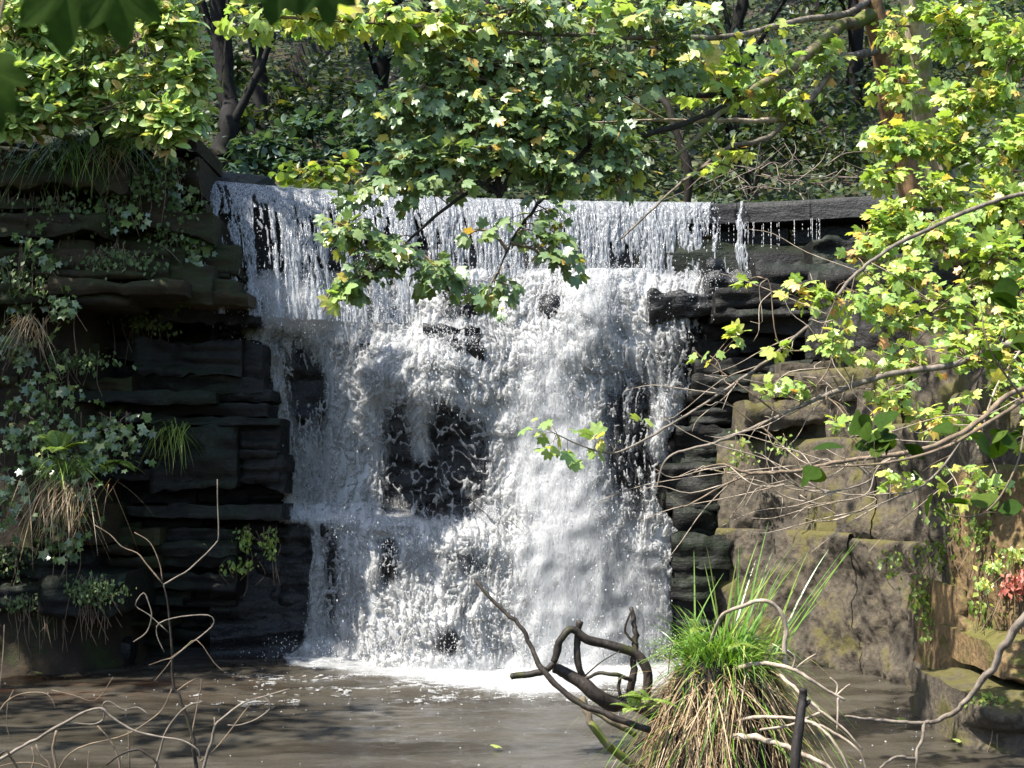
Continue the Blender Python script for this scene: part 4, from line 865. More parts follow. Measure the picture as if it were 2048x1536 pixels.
# ---- hazel with long bare-ended branches across the right wall
root = thing("hazel_shrub", "sparse yellowing shrub with long thin branches reaching across the falls", "shrub", (5.4, 10.4, 3.0))
base = [2250, 760, 10.6]
sk = [limb(root, pxs([(2300, 340, 11.0), (2000, 400, 10.8), (1830, 470, 10.5), (1740, 525, 10.3), (1700, 560, 10.2), (1650, 620, 10.1), (1560, 700, 10), (1450, 780, 9.9), (1340, 850, 9.8), (1260, 895, 9.7), (1215, 906, 9.7), (1160, 890, 9.7), (1108, 866, 9.6)], 0), .018, .004, M['twig_grey'], sub=8),
      limb(root, pxs([(2300, 740, 10.6), (2048, 690, 10.2), (1900, 728, 10), (1760, 755, 9.9), (1680, 780, 9.9), (1600, 812, 9.8), (1520, 850, 9.8), (1430, 886, 9.7), (1338, 914, 9.7), (1312, 980, 9.7)], 0), .028, .005, M['twig_grey'], sub=8),
      limb(root, pxs([(2300, 760, 10.6), (2048, 778, 9.6), (1950, 850, 9.3), (1840, 900, 9.2), (1700, 920, 9.1), (1600, 940, 9), (1500, 946, 9), (1450, 930, 9), (1410, 935, 9), (1398, 950, 9)], 0), .022, .004, M['twig'], sub=8),
      limb(root, pxs([(1500, 946, 9), (1440, 975, 9), (1395, 1000, 9), (1365, 1012, 9), (1340, 992, 9)], 0), .008, .003, M['twig']),
      limb(root, pxs([(1700, 920, 9.1), (1740, 960, 9.1), (1650, 985, 9.1), (1590, 970, 9.1), (1545, 935, 9.1)], 0), .008, .003, M['twig_grey']), limb(root, pxs([(1950, 850, 9.3), (1860, 960, 9.3), (1780, 1000, 9.3), (1700, 1030, 9.3)], 0), .010, .003, M['twig_grey']),
      limb(root, pxs([(1840, 900, 9.2), (1760, 930, 9.2), (1730, 990, 9.2), (1620, 1010, 9.2)], 0), .008, .003, M['deadwood']), limb(root, pxs([(2048, 690, 10.2), (1990, 780, 9.9), (1960, 880, 9.8), (1930, 1000, 9.8)], 0), .010, .004, M['deadwood']),
      limb(root, pxs([(1680, 780, 9.9), (1640, 690, 9.9), (1670, 600, 9.9)], 0), .007, .003, M['twig']), limb(root, pxs([(1600, 812, 9.8), (1660, 730, 9.8), (1665, 640, 9.8)], 0), .007, .003, M['twig']), limb(root, pxs([(1560, 830, 9.8), (1480, 770, 9.8), (1410, 720, 9.8), (1385, 695, 9.8)], 0), .007, .003, M['twig']),
      limb(root, pxs([(1640, 700, 10), (1560, 690, 10), (1540, 570, 10), (1525, 556, 10)], 0), .006, .002, M['twig']), limb(root, pxs([(1520, 850, 9.8), (1600, 930, 9.7), (1600, 990, 9.7)], 0), .007, .003, M['twig']), limb(root, pxs([(1505, 845, 9.8), (1450, 800, 9.8), (1455, 785, 9.8)], 0), .005, .002, M['twig'])]
foliate(root, sk, [pcl(1080, 855, 9.7, 35, 22, 10), pcl(1110, 905, 9.7, 40, 25, 14), pcl(1190, 870, 9.7, 45, 30, 12), pcl(1290, 845, 9.8, 14, 8, 3), pcl(1410, 710, 9.8, 26, 16, 8), pcl(1470, 680, 9.8, 40, 30, 14), pcl(1470, 665, 9.8, 30, 15, 6), pcl(1575, 700, 9.9, 30, 18, 6), pcl(1670, 680, 9.9, 45, 30, 20), pcl(1690, 720, 9.9, 25, 25, 8)],
        'maple', M['leaf_yellow'], M['twig'], .062, 3, 60, 41, droop=.3, up=.7, tilt=.5, spread=.05, twig_r=.003, sub_r=.004, face=.3)
foliate(root, sk, [pcl(1620, 590, 10.1, 60, 40, 40), pcl(1720, 600, 10.2, 70, 45, 60), pcl(1800, 640, 10.3, 80, 50, 70), pcl(1550, 775, 9.8, 50, 25, 14), pcl(1590, 770, 9.8, 35, 20, 10), pcl(1700, 690, 10, 70, 40, 45), pcl(1820, 720, 10.1, 90, 45, 70), pcl(1940, 690, 10.2, 70, 60, 90), pcl(1780, 800, 9.9, 80, 30, 40), pcl(1900, 830, 9.8, 90, 50, 60), pcl(2010, 760, 10, 60, 60, 60), pcl(1700, 850, 9.6, 60, 25, 18), pcl(1820, 960, 9.4, 90, 40, 30), pcl(1960, 960, 9.6, 70, 50, 35), pcl(1560, 700, 10, 30, 15, 5), pcl(1500, 560, 10.2, 30, 14, 4), pcl(2120, 800, 10.2, 100, 150, 160)],
        'maple', M['leaf_bright'], M['twig'], .054, 4, 240, 42, droop=.3, up=.75, tilt=.5, spread=.06, twig_r=.004, sub_r=.006, face=.4, dens=1.5)
rg = np.random.default_rng(46); tb = []; skv = np.vstack(sk); skp = 1024 + skv[:, 0] / skv[:, 1] * F; skv = skv[(skp > 1450) & (skp < 2060)]
for k in range(90):
    a = skv[rg.integers(len(skv))]; v = np.array([rg.normal(-.25, .35), rg.normal(0, .15), rg.normal(-.1, .28)]); tb.append(tube(smooth([a, a + v * .4 + rg.normal(0, .03, 3), a + v * .75 + rg.normal(0, .04, 3), a + v], 3), np.linspace(.0045, .0018, 10), 4))
V, Fc = join(tb); add("bare_twig", V, Fc, M['deadwood'], root, kind="stuff")
# dark shaded leaves on the nearer branch
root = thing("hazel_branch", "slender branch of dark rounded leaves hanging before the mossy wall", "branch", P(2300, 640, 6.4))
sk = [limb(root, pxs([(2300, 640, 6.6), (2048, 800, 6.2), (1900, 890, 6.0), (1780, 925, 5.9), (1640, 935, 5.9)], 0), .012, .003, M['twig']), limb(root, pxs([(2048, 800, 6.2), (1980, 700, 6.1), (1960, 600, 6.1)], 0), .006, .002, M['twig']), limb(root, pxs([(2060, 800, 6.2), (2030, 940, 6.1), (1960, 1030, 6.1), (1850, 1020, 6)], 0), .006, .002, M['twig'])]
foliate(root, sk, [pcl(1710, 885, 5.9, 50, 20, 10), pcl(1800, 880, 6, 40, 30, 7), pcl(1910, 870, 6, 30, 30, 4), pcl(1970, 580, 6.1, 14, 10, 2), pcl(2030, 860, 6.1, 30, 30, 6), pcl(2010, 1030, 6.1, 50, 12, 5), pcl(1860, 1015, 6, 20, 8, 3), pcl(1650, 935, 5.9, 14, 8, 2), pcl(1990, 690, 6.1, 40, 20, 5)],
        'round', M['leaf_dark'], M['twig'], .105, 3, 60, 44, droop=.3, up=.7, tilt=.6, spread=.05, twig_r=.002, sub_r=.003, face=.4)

# ---- near sycamore behind the camera's left shoulder; only a few dark leaf tips dip into view
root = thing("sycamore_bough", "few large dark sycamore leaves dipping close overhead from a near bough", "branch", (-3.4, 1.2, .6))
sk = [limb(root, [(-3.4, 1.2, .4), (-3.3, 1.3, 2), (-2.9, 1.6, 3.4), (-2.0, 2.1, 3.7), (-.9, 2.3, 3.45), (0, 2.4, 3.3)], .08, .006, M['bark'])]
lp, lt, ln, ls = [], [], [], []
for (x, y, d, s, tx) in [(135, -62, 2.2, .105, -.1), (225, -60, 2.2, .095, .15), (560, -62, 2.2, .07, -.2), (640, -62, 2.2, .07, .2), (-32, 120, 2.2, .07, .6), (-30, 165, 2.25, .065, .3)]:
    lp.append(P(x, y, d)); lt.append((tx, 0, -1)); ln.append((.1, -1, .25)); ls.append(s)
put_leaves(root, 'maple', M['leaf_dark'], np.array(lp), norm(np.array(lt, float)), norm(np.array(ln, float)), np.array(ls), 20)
tb = []
for p in lp:
    s_ = sk[0][np.argmin(((sk[0] - p) ** 2).sum(1))]; tb.append(tube(smooth([s_, (s_ + p) / 2 + np.array([0, 0, .04]), p], 4), .0025, 4))
V, Fc = join(tb); add("petiole", V, Fc, M['twig'], root, kind="stuff")

# ------------------------------------------------------------------ woodland behind and over the gorge
def tree(name, label, base, h, r, bark, leaf, clumps, leafkind, size, seed, lean=(0, 0), group=None, wob=1.0, per=12, n_ind=0, up=.7, cat="tree"):
    base = np.array(base, float); base[2] = ground_z(np.array([base[0]]), np.array([base[1]]))[0] - .15 if base[2] is None or np.isnan(base[2]) else base[2]
    root = thing(name, label, cat, base, group); rg = np.random.default_rng(seed)
    top = base + np.array([lean[0], lean[1], h])
    pts = [base, base + (top - base) * .12 + rg.normal(0, .05 * wob, 3), base + (top - base) * .2 + rg.normal(0, .07 * wob, 3), base + (top - base) * .3 + rg.normal(0, .12 * wob, 3), base + (top - base) * .65 + rg.normal(0, .2, 3), top]
    sk = [limb(root, pts, r, r * .3, bark, "trunk", 9, .2, 6, seed)]
    cl = []
    for (dx, dy, dz, rx, ry, rz, n) in clumps:
        c = base + np.array([dx, dy, dz]); t = np.clip((dz - .25 * max(np.hypot(dx, dy), .5)) / h, .12, .96); i = int(t * (len(sk[0]) - 1)); a = sk[0][i]
        if np.linalg.norm(c - a) > .5: sk.append(limb(root, [a, (a + c) / 2 + np.array([0, 0, .25]) + rg.normal(0, .15, 3), c], r * .32, r * .08, bark, "branch", 6, .15, 5, seed))
        cl.append((c, (rx, ry, rz), n))
    foliate(root, sk, cl, leafkind, leaf, M['bark'], size, per, n_ind, seed, twig_r=.010, sub_r=.025, droop=.3, up=up, tilt=.5, spread=.18)
    return root
nan = float('nan')
# trunks seen through the gap on the left
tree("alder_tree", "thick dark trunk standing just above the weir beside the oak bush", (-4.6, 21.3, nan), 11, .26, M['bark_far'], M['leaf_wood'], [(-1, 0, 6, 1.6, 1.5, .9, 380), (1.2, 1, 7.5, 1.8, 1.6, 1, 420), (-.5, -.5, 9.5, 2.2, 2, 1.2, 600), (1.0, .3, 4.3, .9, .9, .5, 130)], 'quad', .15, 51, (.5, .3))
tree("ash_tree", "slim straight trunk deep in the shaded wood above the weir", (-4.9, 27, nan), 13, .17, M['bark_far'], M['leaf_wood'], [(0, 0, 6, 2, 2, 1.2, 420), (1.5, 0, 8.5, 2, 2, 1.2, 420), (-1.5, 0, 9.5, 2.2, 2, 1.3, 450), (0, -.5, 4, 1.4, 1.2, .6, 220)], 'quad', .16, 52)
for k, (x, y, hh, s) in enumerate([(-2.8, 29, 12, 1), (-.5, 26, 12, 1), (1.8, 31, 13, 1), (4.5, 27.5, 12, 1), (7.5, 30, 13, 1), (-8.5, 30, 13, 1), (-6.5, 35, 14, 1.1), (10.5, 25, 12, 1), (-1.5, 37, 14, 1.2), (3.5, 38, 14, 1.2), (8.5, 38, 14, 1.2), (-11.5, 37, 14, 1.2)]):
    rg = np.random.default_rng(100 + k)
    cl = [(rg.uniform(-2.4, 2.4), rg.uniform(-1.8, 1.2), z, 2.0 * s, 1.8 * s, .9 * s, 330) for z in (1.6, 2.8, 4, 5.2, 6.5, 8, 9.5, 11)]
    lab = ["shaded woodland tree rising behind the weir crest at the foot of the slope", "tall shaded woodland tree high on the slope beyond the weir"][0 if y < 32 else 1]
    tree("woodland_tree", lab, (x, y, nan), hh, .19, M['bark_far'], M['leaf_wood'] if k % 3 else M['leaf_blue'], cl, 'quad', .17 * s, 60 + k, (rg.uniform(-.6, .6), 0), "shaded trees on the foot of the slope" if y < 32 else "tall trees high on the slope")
# shrubs along the far side of the weir
def shrub(name, label, px, py, d, cl, leaf, kind, size, seed, group=None, n_ind=0):
    b = P(px, py, d); root = thing(name, label, "shrub", b, group); rg = np.random.default_rng(seed)
    sk = [limb(root, [b, b + np.array([rg.normal(0, .1), 0, .4]), P(c[0], c[1], c[2])], .03, .008, M['bark'], "branch", 6, .1, 5) for c in cl]
    foliate(root, sk, [pcl(*c) for c in cl], kind, leaf, M['bark'], size, 9, n_ind, seed, twig_r=.006, droop=.2, up=.9, tilt=.35, spread=.1)
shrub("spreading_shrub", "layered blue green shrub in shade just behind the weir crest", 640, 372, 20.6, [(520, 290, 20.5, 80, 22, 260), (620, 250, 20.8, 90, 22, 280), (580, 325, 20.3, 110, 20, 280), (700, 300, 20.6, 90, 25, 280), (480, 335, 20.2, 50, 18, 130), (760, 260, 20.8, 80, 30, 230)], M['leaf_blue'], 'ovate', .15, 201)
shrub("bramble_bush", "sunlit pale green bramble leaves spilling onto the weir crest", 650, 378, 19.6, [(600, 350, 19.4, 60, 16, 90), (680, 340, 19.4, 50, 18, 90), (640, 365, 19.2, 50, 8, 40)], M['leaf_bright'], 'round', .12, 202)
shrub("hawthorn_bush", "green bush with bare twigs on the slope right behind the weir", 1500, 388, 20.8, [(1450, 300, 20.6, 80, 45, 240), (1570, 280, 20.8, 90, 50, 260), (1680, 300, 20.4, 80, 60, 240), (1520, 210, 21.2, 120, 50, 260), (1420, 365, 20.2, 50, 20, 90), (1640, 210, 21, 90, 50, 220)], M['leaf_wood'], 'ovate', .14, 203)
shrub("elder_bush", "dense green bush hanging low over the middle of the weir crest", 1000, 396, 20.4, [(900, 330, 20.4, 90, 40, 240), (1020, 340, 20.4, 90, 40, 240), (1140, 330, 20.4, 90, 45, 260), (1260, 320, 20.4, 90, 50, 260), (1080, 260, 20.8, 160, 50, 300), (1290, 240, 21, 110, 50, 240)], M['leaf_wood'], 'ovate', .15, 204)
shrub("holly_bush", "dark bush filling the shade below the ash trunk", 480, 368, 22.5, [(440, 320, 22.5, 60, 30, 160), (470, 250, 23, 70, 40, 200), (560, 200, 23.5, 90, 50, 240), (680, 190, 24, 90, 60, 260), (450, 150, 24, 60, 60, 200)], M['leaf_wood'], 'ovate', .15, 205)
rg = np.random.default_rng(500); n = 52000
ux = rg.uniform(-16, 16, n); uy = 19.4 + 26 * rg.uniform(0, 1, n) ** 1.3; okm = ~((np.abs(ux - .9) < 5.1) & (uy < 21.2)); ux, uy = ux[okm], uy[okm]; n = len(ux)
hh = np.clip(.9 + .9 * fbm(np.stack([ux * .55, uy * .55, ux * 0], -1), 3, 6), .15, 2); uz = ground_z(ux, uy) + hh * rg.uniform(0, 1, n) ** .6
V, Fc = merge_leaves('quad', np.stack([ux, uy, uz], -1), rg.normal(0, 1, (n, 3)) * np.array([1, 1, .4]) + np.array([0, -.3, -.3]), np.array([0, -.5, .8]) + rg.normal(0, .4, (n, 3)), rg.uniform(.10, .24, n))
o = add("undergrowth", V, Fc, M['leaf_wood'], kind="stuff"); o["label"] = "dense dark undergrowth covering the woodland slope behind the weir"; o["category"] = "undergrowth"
# brushwood of dead twigs on the bank behind the lip
root = thing("brushwood_heap", "tangle of bare dead twigs lying on the bank above the weir lip", "brushwood", P(1560, 398, 19.6)); rg = np.random.default_rng(9); tb = []
for k in range(60):
    a = P(rg.uniform(1400, 1760), rg.uniform(320, 392), rg.uniform(19.3, 20)); v = rg.normal(size=3) * np.array([.5, .2, .35]); tb.append(tube(smooth([a, a + v * .5 + rg.normal(0, .06, 3), a + v], 4), np.linspace(.011, .004, 9), 4))
V, Fc = join(tb); add("twig", V, Fc, M['twig_grey'], root, kind="stuff")
tree("birch_tree", "slender pale barked trunk growing behind the weir among bare twigs", (2.52, 19.8, 5.55), 9, .07, M['bark'], M['leaf_wood'], [(-.6, 0, 4.2, 1, 1, .6, 160), (.8, 0, 5.4, 1.2, 1.1, .7, 220), (0, 0, 7.5, 1.5, 1.5, 1, 300)], 'quad', .13, 207, (-.9, .2), None, 2.2)

# tall trees on the left bank that shade the gorge
for k, (x, y, hh, cz) in enumerate([(-9.6, 12.4, 8.5, .55), (-11.5, 15.5, 9, .6), (-9.0, 22, 13, 1), (-10.5, 9.0, 9, .6)]):
    rg = np.random.default_rng(300 + k)
    cl = [(rg.uniform(-2.6, 3.2), rg.uniform(-2.6, 2.6), z * cz, 1.7, 1.7, .8, 320) for z in (6.5, 8, 9.2, 10.5, 11.5, 12.6, 13.6)]
    tree("beech_tree", "tall leafy tree on the bank above the ivy cliff shading the gorge", (x, y, nan), hh, .28, M['bark'], M['leaf_wood'], cl, 'quad', .22, 310 + k, (rg.uniform(0, 1.5), 0), "tall trees above the ivy cliff")

# ------------------------------------------------------------------ ivy, ferns, tufts on the cliffs
def ivy(label, blobs, seed, size=.07, mat='ivy', kind='ivy', name="ivy", cat="ivy"):
    rg = np.random.default_rng(seed); c0 = P(blobs[0][0], blobs[0][1], blobs[0][4]); root = thing(name, label, cat, c0); lp, lt, ln, ls, tb = [], [], [], [], []
    for (cx, cy, rx, ry, d, n) in blobs:
        n = int(n * 1.25); p = np.stack([rg.normal(cx, rx * .5, n), rg.normal(cy, ry * .5, n)], -1); q = P(p[:, 0], p[:, 1], d + rg.normal(0, .07, n)); lp.append(q)
        n_ = n; lt.append(np.array([0, -.3, -1]) + rg.normal(0, .55, (n, 3))); ln.append(np.array([-.15, -.7, .7]) + rg.normal(0, .4, (n, 3))); ls.append(size * rg.normal(1, .3, n).clip(.4, 1.8))
        for k in range(max(2, n // 14)):
            a = P(rg.normal(cx, rx * .4), cy - ry * rg.uniform(.3, 1.2), d + .05); b = a + np.array([rg.normal(0, .1), rg.normal(0, .03), -rg.uniform(.2, .7)]); tb.append(tube(smooth([a, (a + b) / 2 + rg.normal(0, .05, 3), b], 4), .004, 4))
    V, Fc = join(tb); add("stem", V, Fc, M['twig'], root, kind="stuff")
    put_leaves(root, kind, M[mat], np.vstack(lp), np.vstack(lt), np.vstack(ln), np.concatenate(ls), 0)
ivy("ivy curtain with small pale leaves trailing down the lower cliff face", [(90, 800, 90, 60, 15.3, 130), (180, 880, 100, 50, 15.3, 130), (60, 880, 60, 60, 15.2, 100), (130, 1010, 50, 70, 14.9, 170), (150, 930, 60, 40, 15, 90), (240, 860, 60, 40, 15.5, 50), (20, 1000, 40, 80, 15.1, 70), (120, 1080, 40, 30, 14.9, 70)], 401)
ivy("ivy sprays with broad leaves on the upper cliff under the oak", [(110, 520, 20, 15, 15.2, 8), (60, 590, 60, 40, 15.4, 60), (130, 610, 30, 40, 15.2, 40), (30, 690, 40, 40, 15.3, 50), (60, 490, 40, 50, 15.4, 30), (390, 500, 25, 60, 16, 70), (370, 560, 20, 60, 16.0, 60), (240, 430, 60, 30, 15.6, 60), (340, 400, 40, 50, 15.9, 70)], 402, .085)
ivy("thick moss and small plants greening the upper cliff below the oak", [(60, 330, 90, 30, 15.5, 260), (250, 370, 80, 30, 15.6, 260), (340, 440, 50, 60, 15.85, 260), (120, 430, 80, 40, 15.5, 240), (400, 440, 20, 50, 16.1, 120), (230, 520, 90, 30, 15.4, 160), (300, 640, 60, 20, 16.3, 160), (40, 560, 60, 60, 15.3, 160), (150, 720, 80, 20, 15.6, 160), (320, 330, 60, 25, 15.8, 180)], 408, .06, 'moss_tuft', 'quad', "cliff_moss", "moss")
ivy("low green leafy cushion on the sunlit ledge above the pool", [(185, 1180, 60, 26, 14.95, 420), (110, 1200, 60, 18, 15.1, 160), (60, 1205, 60, 18, 15.1, 180), (20, 1110, 50, 40, 15.2, 120)], 403, .045, 'moss_tuft', 'quad', "moss_cushion", "moss")
ivy("small green plants clinging to the black rock beside the lower fall", [(492, 1075, 18, 25, 16.25, 60), (540, 1085, 18, 30, 16.2, 70), (480, 1130, 35, 14, 16.2, 60)], 404, .05, 'fern', 'quad', "cliff_plant", "plant")
ivy("bright trailing weeds on the mossy wall beside the orange rock", [(1880, 1110, 50, 40, 13.2, 80), (1850, 1190, 25, 50, 13.3, 110), (1790, 1120, 40, 30, 13.9, 50), (1960, 1060, 50, 50, 12.0, 90), (1900, 1020, 60, 30, 12.6, 50), (1480, 900, 30, 40, 16.3, 50), (1560, 890, 30, 20, 15.9, 40), (1860, 1240, 20, 40, 13.2, 40), (1990, 1400, 50, 14, 10.95, 60), (2020, 1250, 30, 40, 11.9, 60), (1960, 1210, 20, 20, 12.0, 40)], 405, .05, 'fern', 'quad', "trailing_weed", "plant")
ivy("small shrub of red leaves on top of the orange rock", [(2030, 1170, 28, 26, 11.5, 110), (2060, 1150, 30, 20, 11.4, 60)], 406, .045, 'red_leaf', 'quad', "red_leaf_plant", "plant")
ivy("green leaves around the red plant on the orange rock", [(1990, 1130, 30, 16, 11.7, 60), (1970, 1165, 25, 14, 11.7, 40), (2040, 1105, 40, 18, 11.5, 60)], 407, .05, 'leaf_bright', 'quad', "rock_plant", "plant")

def blades(starts, dirs, length, width, sag, seg=6):
    """grass ribbons: starts (n,3), dirs (n,3)"""
    n = len(starts); t = np.linspace(0, 1, seg + 1)[None, :, None]; dirs = norm(dirs); L_ = length[:, None, None]
    c = starts[:, None] + dirs[:, None] * L_ * t + np.array([0, 0, -1]) * (sag[:, None, None] * L_ * t ** 2.2)
    hor = dirs * np.array([1, 1, 0]); c = c + norm(hor)[:, None] * (sag[:, None, None] * .5 * L_ * t ** 1.7)
    side = norm(np.cross(dirs, np.array([0, 0, 1.0])) + 1e-4 + .35 * np.stack([np.cos(np.arange(n) * 2.4), np.sin(np.arange(n) * 2.4), np.zeros(n)], -1))
    w = width[:, None, None] * (1 - t ** 2.5) * .5 + .0006
    V = np.stack([c - side[:, None] * w, c + side[:, None] * w], 2).reshape(n, -1, 3); k = seg * 2 + 2
    i = np.arange(seg) * 2; f = np.stack([i, i + 1, i + 3, i + 2], -1)
    return V.reshape(-1, 3), (f[None] + (np.arange(n) * k)[:, None, None]).reshape(-1, 4)

def tuft(label, px, py, d, n, length, mat, seed, name="grass_tuft", down=.5, wid=.008, rx=.12, group=None):
    rg = np.random.default_rng(seed); b = P(px, py, d); root = thing(name, label, "grass", b, group)
    st = b + rg.normal(0, 1, (n, 3)) * np.array([rx, .06, .04]); di = rg.normal(0, .45, (n, 3)) + np.array([0, -.5, .9 - 2 * down])
    V, Fc = blades(st, di, rg.uniform(.5, 1.2, n) * length, np.full(n, wid), rg.uniform(.4, 1.1, n)); add("blade", V, Fc, mat, root, kind="stuff")
tuft("dry brown grass beard hanging from the ivy covered rock", 55, 635, 15.25, 90, .32, M['straw'], 1, down=.8)
tuft("pale hanging roots and straw below the sunlit fern", 125, 965, 14.85, 150, .4, M['straw'], 2, down=.9, rx=.2)
tuft("pale dry grass tuft hanging under the oak bush", 225, 300, 15.5, 70, .32, M['straw'], 3, down=.6)
tuft("long green grass drooping over the cliff edge below the oak bush", 140, 275, 15.6, 160, .5, M['sedge'], 4, down=.6, rx=.2)
tuft("green grass tuft above the pale dry grass on the cliff edge", 260, 290, 15.6, 120, .35, M['sedge'], 5, down=.35)
tuft("small green grass wisp hanging on the dark cliff blocks", 345, 855, 16.0, 70, .3, M['fern'], 6, down=.8)
tuft("pale grass clump in sun beside the fern on the low cliff", 135, 930, 14.9, 120, .3, M['sedge'], 7, down=.3, rx=.15)

def fern(label, px, py, d, n, length, seed, mat='fern', spread=1.0, group=None, updir=.5):
    rg = np.random.default_rng(seed); b = P(px, py, d); root = thing("fern", label, "fern", b, group)
    for k in range(n):
        a = rg.uniform(0, 2 * np.pi); v = norm(np.array([math.cos(a) * spread, -.35 + .5 * math.sin(a), updir + rg.uniform(-.2, .35)])); Lf = length * rg.uniform(.7, 1.15)
        t = np.linspace(0, 1, 15)[:, None]; r = b + v * Lf * t + np.array([0, 0, -1]) * .45 * Lf * t ** 2
        tg = norm(np.gradient(r, axis=0)); sd = norm(np.cross(tg, np.array([0, 0, 1.0]))); up = np.cross(sd, tg)
        lp, lt, ln, ls = [], [], [], []
        for i in range(2, 15):
            s = Lf * .26 * math.sin(math.pi * min(1, (i / 14) ** .6) * .93 + .12)
            for sg in (-1, 1): lp.append(r[i]); lt.append(sd[i] * sg + tg[i] * .35); ln.append(up[i] + rg.normal(0, .12, 3)); ls.append(max(s, .01))
        V, Fc = merge_leaves('quad', np.array(lp), np.array(lt), np.array(ln), np.array(ls)); TV, TF = tube(r, np.linspace(.004, .001, 15), 4)
        TF3 = np.vstack([TF[:, [0, 1, 2]], TF[:, [0, 2, 3]]]); V, Fc = join([(V, Fc), (TV, TF3)]); add("frond", V, Fc, M[mat], root)
fern("sunlit pale fern spreading over the ivy on the low cliff", 120, 905, 14.85, 8, .45, 1)
fern("small yellow green fern hanging alone on the dark cliff", 238, 925, 15.4, 7, .34, 2, updir=.1)
fern("fern tuft growing on the dark cliff joint below the hanging grass", 345, 860, 16.05, 6, .3, 3, 'leaf_wood', updir=-.1)

# ------------------------------------------------------------------ stump with sedge in the pool
sb = P(1430, 1540, 9.0); sb[2] = -.25
root = thing("tree_stump", "rotting stump wrapped in dead straw standing in the brown pool", "stump", sb)
a = np.linspace(0, 2 * np.pi, 40, endpoint=False); zs = np.linspace(0, 1.32, 26); AA, ZZ = np.meshgrid(a, zs)
rad = np.interp(ZZ, [0, .4, .9, 1.2, 1.32], [.56, .49, .40, .31, .05]); cc = np.stack([np.cos(AA), np.sin(AA), ZZ], -1); rad = rad * (1 + .22 * fbm(cc * np.array([2.2, 2.2, .8]), 4, 81)) 
V = np.stack([sb[0] + rad * np.cos(AA) + .06 * ZZ, sb[1] + .8 * rad * np.sin(AA), sb[2] + ZZ], -1).reshape(-1, 3)
i = np.arange(25)[:, None] * 40; j = np.arange(40)[None]; Fc = np.stack([i + j, i + (j + 1) % 40, i + 40 + (j + 1) % 40, i + 40 + j], -1).reshape(-1, 4)
add("trunk", V, Fc, M['bark'], root)
rg = np.random.default_rng(77); n = 3200
th = rg.uniform(0, 2 * np.pi, n); zz = rg.uniform(.2, 1.3, n) ** .9; rd = np.interp(zz, [0, .4, .9, 1.2, 1.32], [.56, .49, .40, .31, .05]) * 1.02
st = np.stack([sb[0] + rd * np.cos(th) + .06 * zz, sb[1] + .8 * rd * np.sin(th), sb[2] + zz], -1); di = np.stack([np.cos(th) * .5, np.sin(th) * .5, rg.uniform(-1.6, -.1, n)], -1) + rg.normal(0, .35, (n, 3))
kp = vnoise(np.stack([np.cos(th) * 2.6, np.sin(th) * 2.6, zz * 2.2], -1), 33) + rg.normal(0, .22, n) > -.12; st, di, n = st[kp], di[kp], int(kp.sum())
V, Fc = blades(st, di, rg.uniform(.12, .5, n), rg.uniform(.003, .008, n), rg.uniform(.2, .9, n)); add("dead_grass", V, Fc, M['straw'], root, kind="stuff")
n = 170; th = rg.uniform(0, 2 * np.pi, n); zz = rg.uniform(.5, 1.25, n); rd = np.interp(zz, [0, .4, .9, 1.2, 1.32], [.56, .49, .40, .31, .05]) * 1.05
st = np.stack([sb[0] + rd * np.cos(th) + .06 * zz, sb[1] + .8 * rd * np.sin(th), sb[2] + zz], -1); di = np.stack([np.cos(th) * .9, np.sin(th) * .9, rg.uniform(-.6, .5, n)], -1) + rg.normal(0, .3, (n, 3))
V, Fc = blades(st, di, rg.uniform(.2, .6, n), rg.uniform(.004, .010, n), rg.uniform(.5, 1.2, n), 7); add("hanging_sedge", V, Fc, M['sedge'], root, kind="stuff")
top = np.array([sb[0] + .05, sb[1], sb[2] + 1.22])
root = thing("sedge_tussock", "lush green sedge tussock growing on top of the straw covered stump", "grass", top)
n = 900; th = rg.uniform(0, 2 * np.pi, n); rd = rg.uniform(0, .36, n) ** .8 * .52
st = top + np.stack([rd * np.cos(th), rd * np.sin(th) * .8, rg.uniform(-.22, .04, n)], -1); di = np.stack([np.cos(th) * rg.uniform(.05, .5, n), np.sin(th) * rg.uniform(.05, .5, n), np.full(n, 1.0)], -1) + rg.normal(0, .15, (n, 3))
V, Fc = blades(st, di, rg.uniform(.22, .62, n), rg.uniform(.006, .015, n), rg.uniform(.25, 1.0, n), 8); add("drooping_blade", V, Fc, M['sedge'], root, kind="stuff")
n = 260; th = rg.uniform(0, 2 * np.pi, n); rd = rg.uniform(.05, .4, n)
st = top + np.stack([rd * np.cos(th), rd * np.sin(th) * .8, rg.uniform(-.35, .0, n)], -1); di = np.stack([np.cos(th) * .6, np.sin(th) * .6, rg.uniform(-.3, 1.0, n)], -1) + rg.normal(0, .4, (n, 3))
V, Fc = blades(st, di, rg.uniform(.12, .5, n), rg.uniform(.004, .009, n), rg.uniform(.2, 1.3, n), 6); add("withered_blade", V, Fc, M['straw'], root, kind="stuff")
for k in range(36):
    x = rg.normal(0, .14); s = top + np.array([x + .05, rg.normal(0, .1), -.05]); v = np.array([[.28 + .35 * rg.normal() * .6 + x * .8, rg.normal(0, .15), 1.0]])
    V, Fc = blades(s[None], v, np.array([rg.uniform(.65, 1.15)]), np.array([.012]), np.array([rg.uniform(.02, .18)]), 8); add("blade", V, Fc, M['sedge'], root)
for k, (x, y, d) in enumerate([(1480, 1290, 8.55), (1395, 1260, 8.7), (1540, 1310, 8.6), (1300, 1400, 8.5), (1270, 1420, 8.5)]):
    fern(["yellow green fern fronds on the sunlit side of the sedge stump", "fern fronds among the sedge blades on the stump top", "fern sprig by the bleached arching branch on the stump", "fern sprig on the stump edge above the driftwood fork", "small fern sprig low on the stump beside the driftwood"][k], x, y, d, 4, .15 if k < 3 else .2, 20 + k, updir=.35)

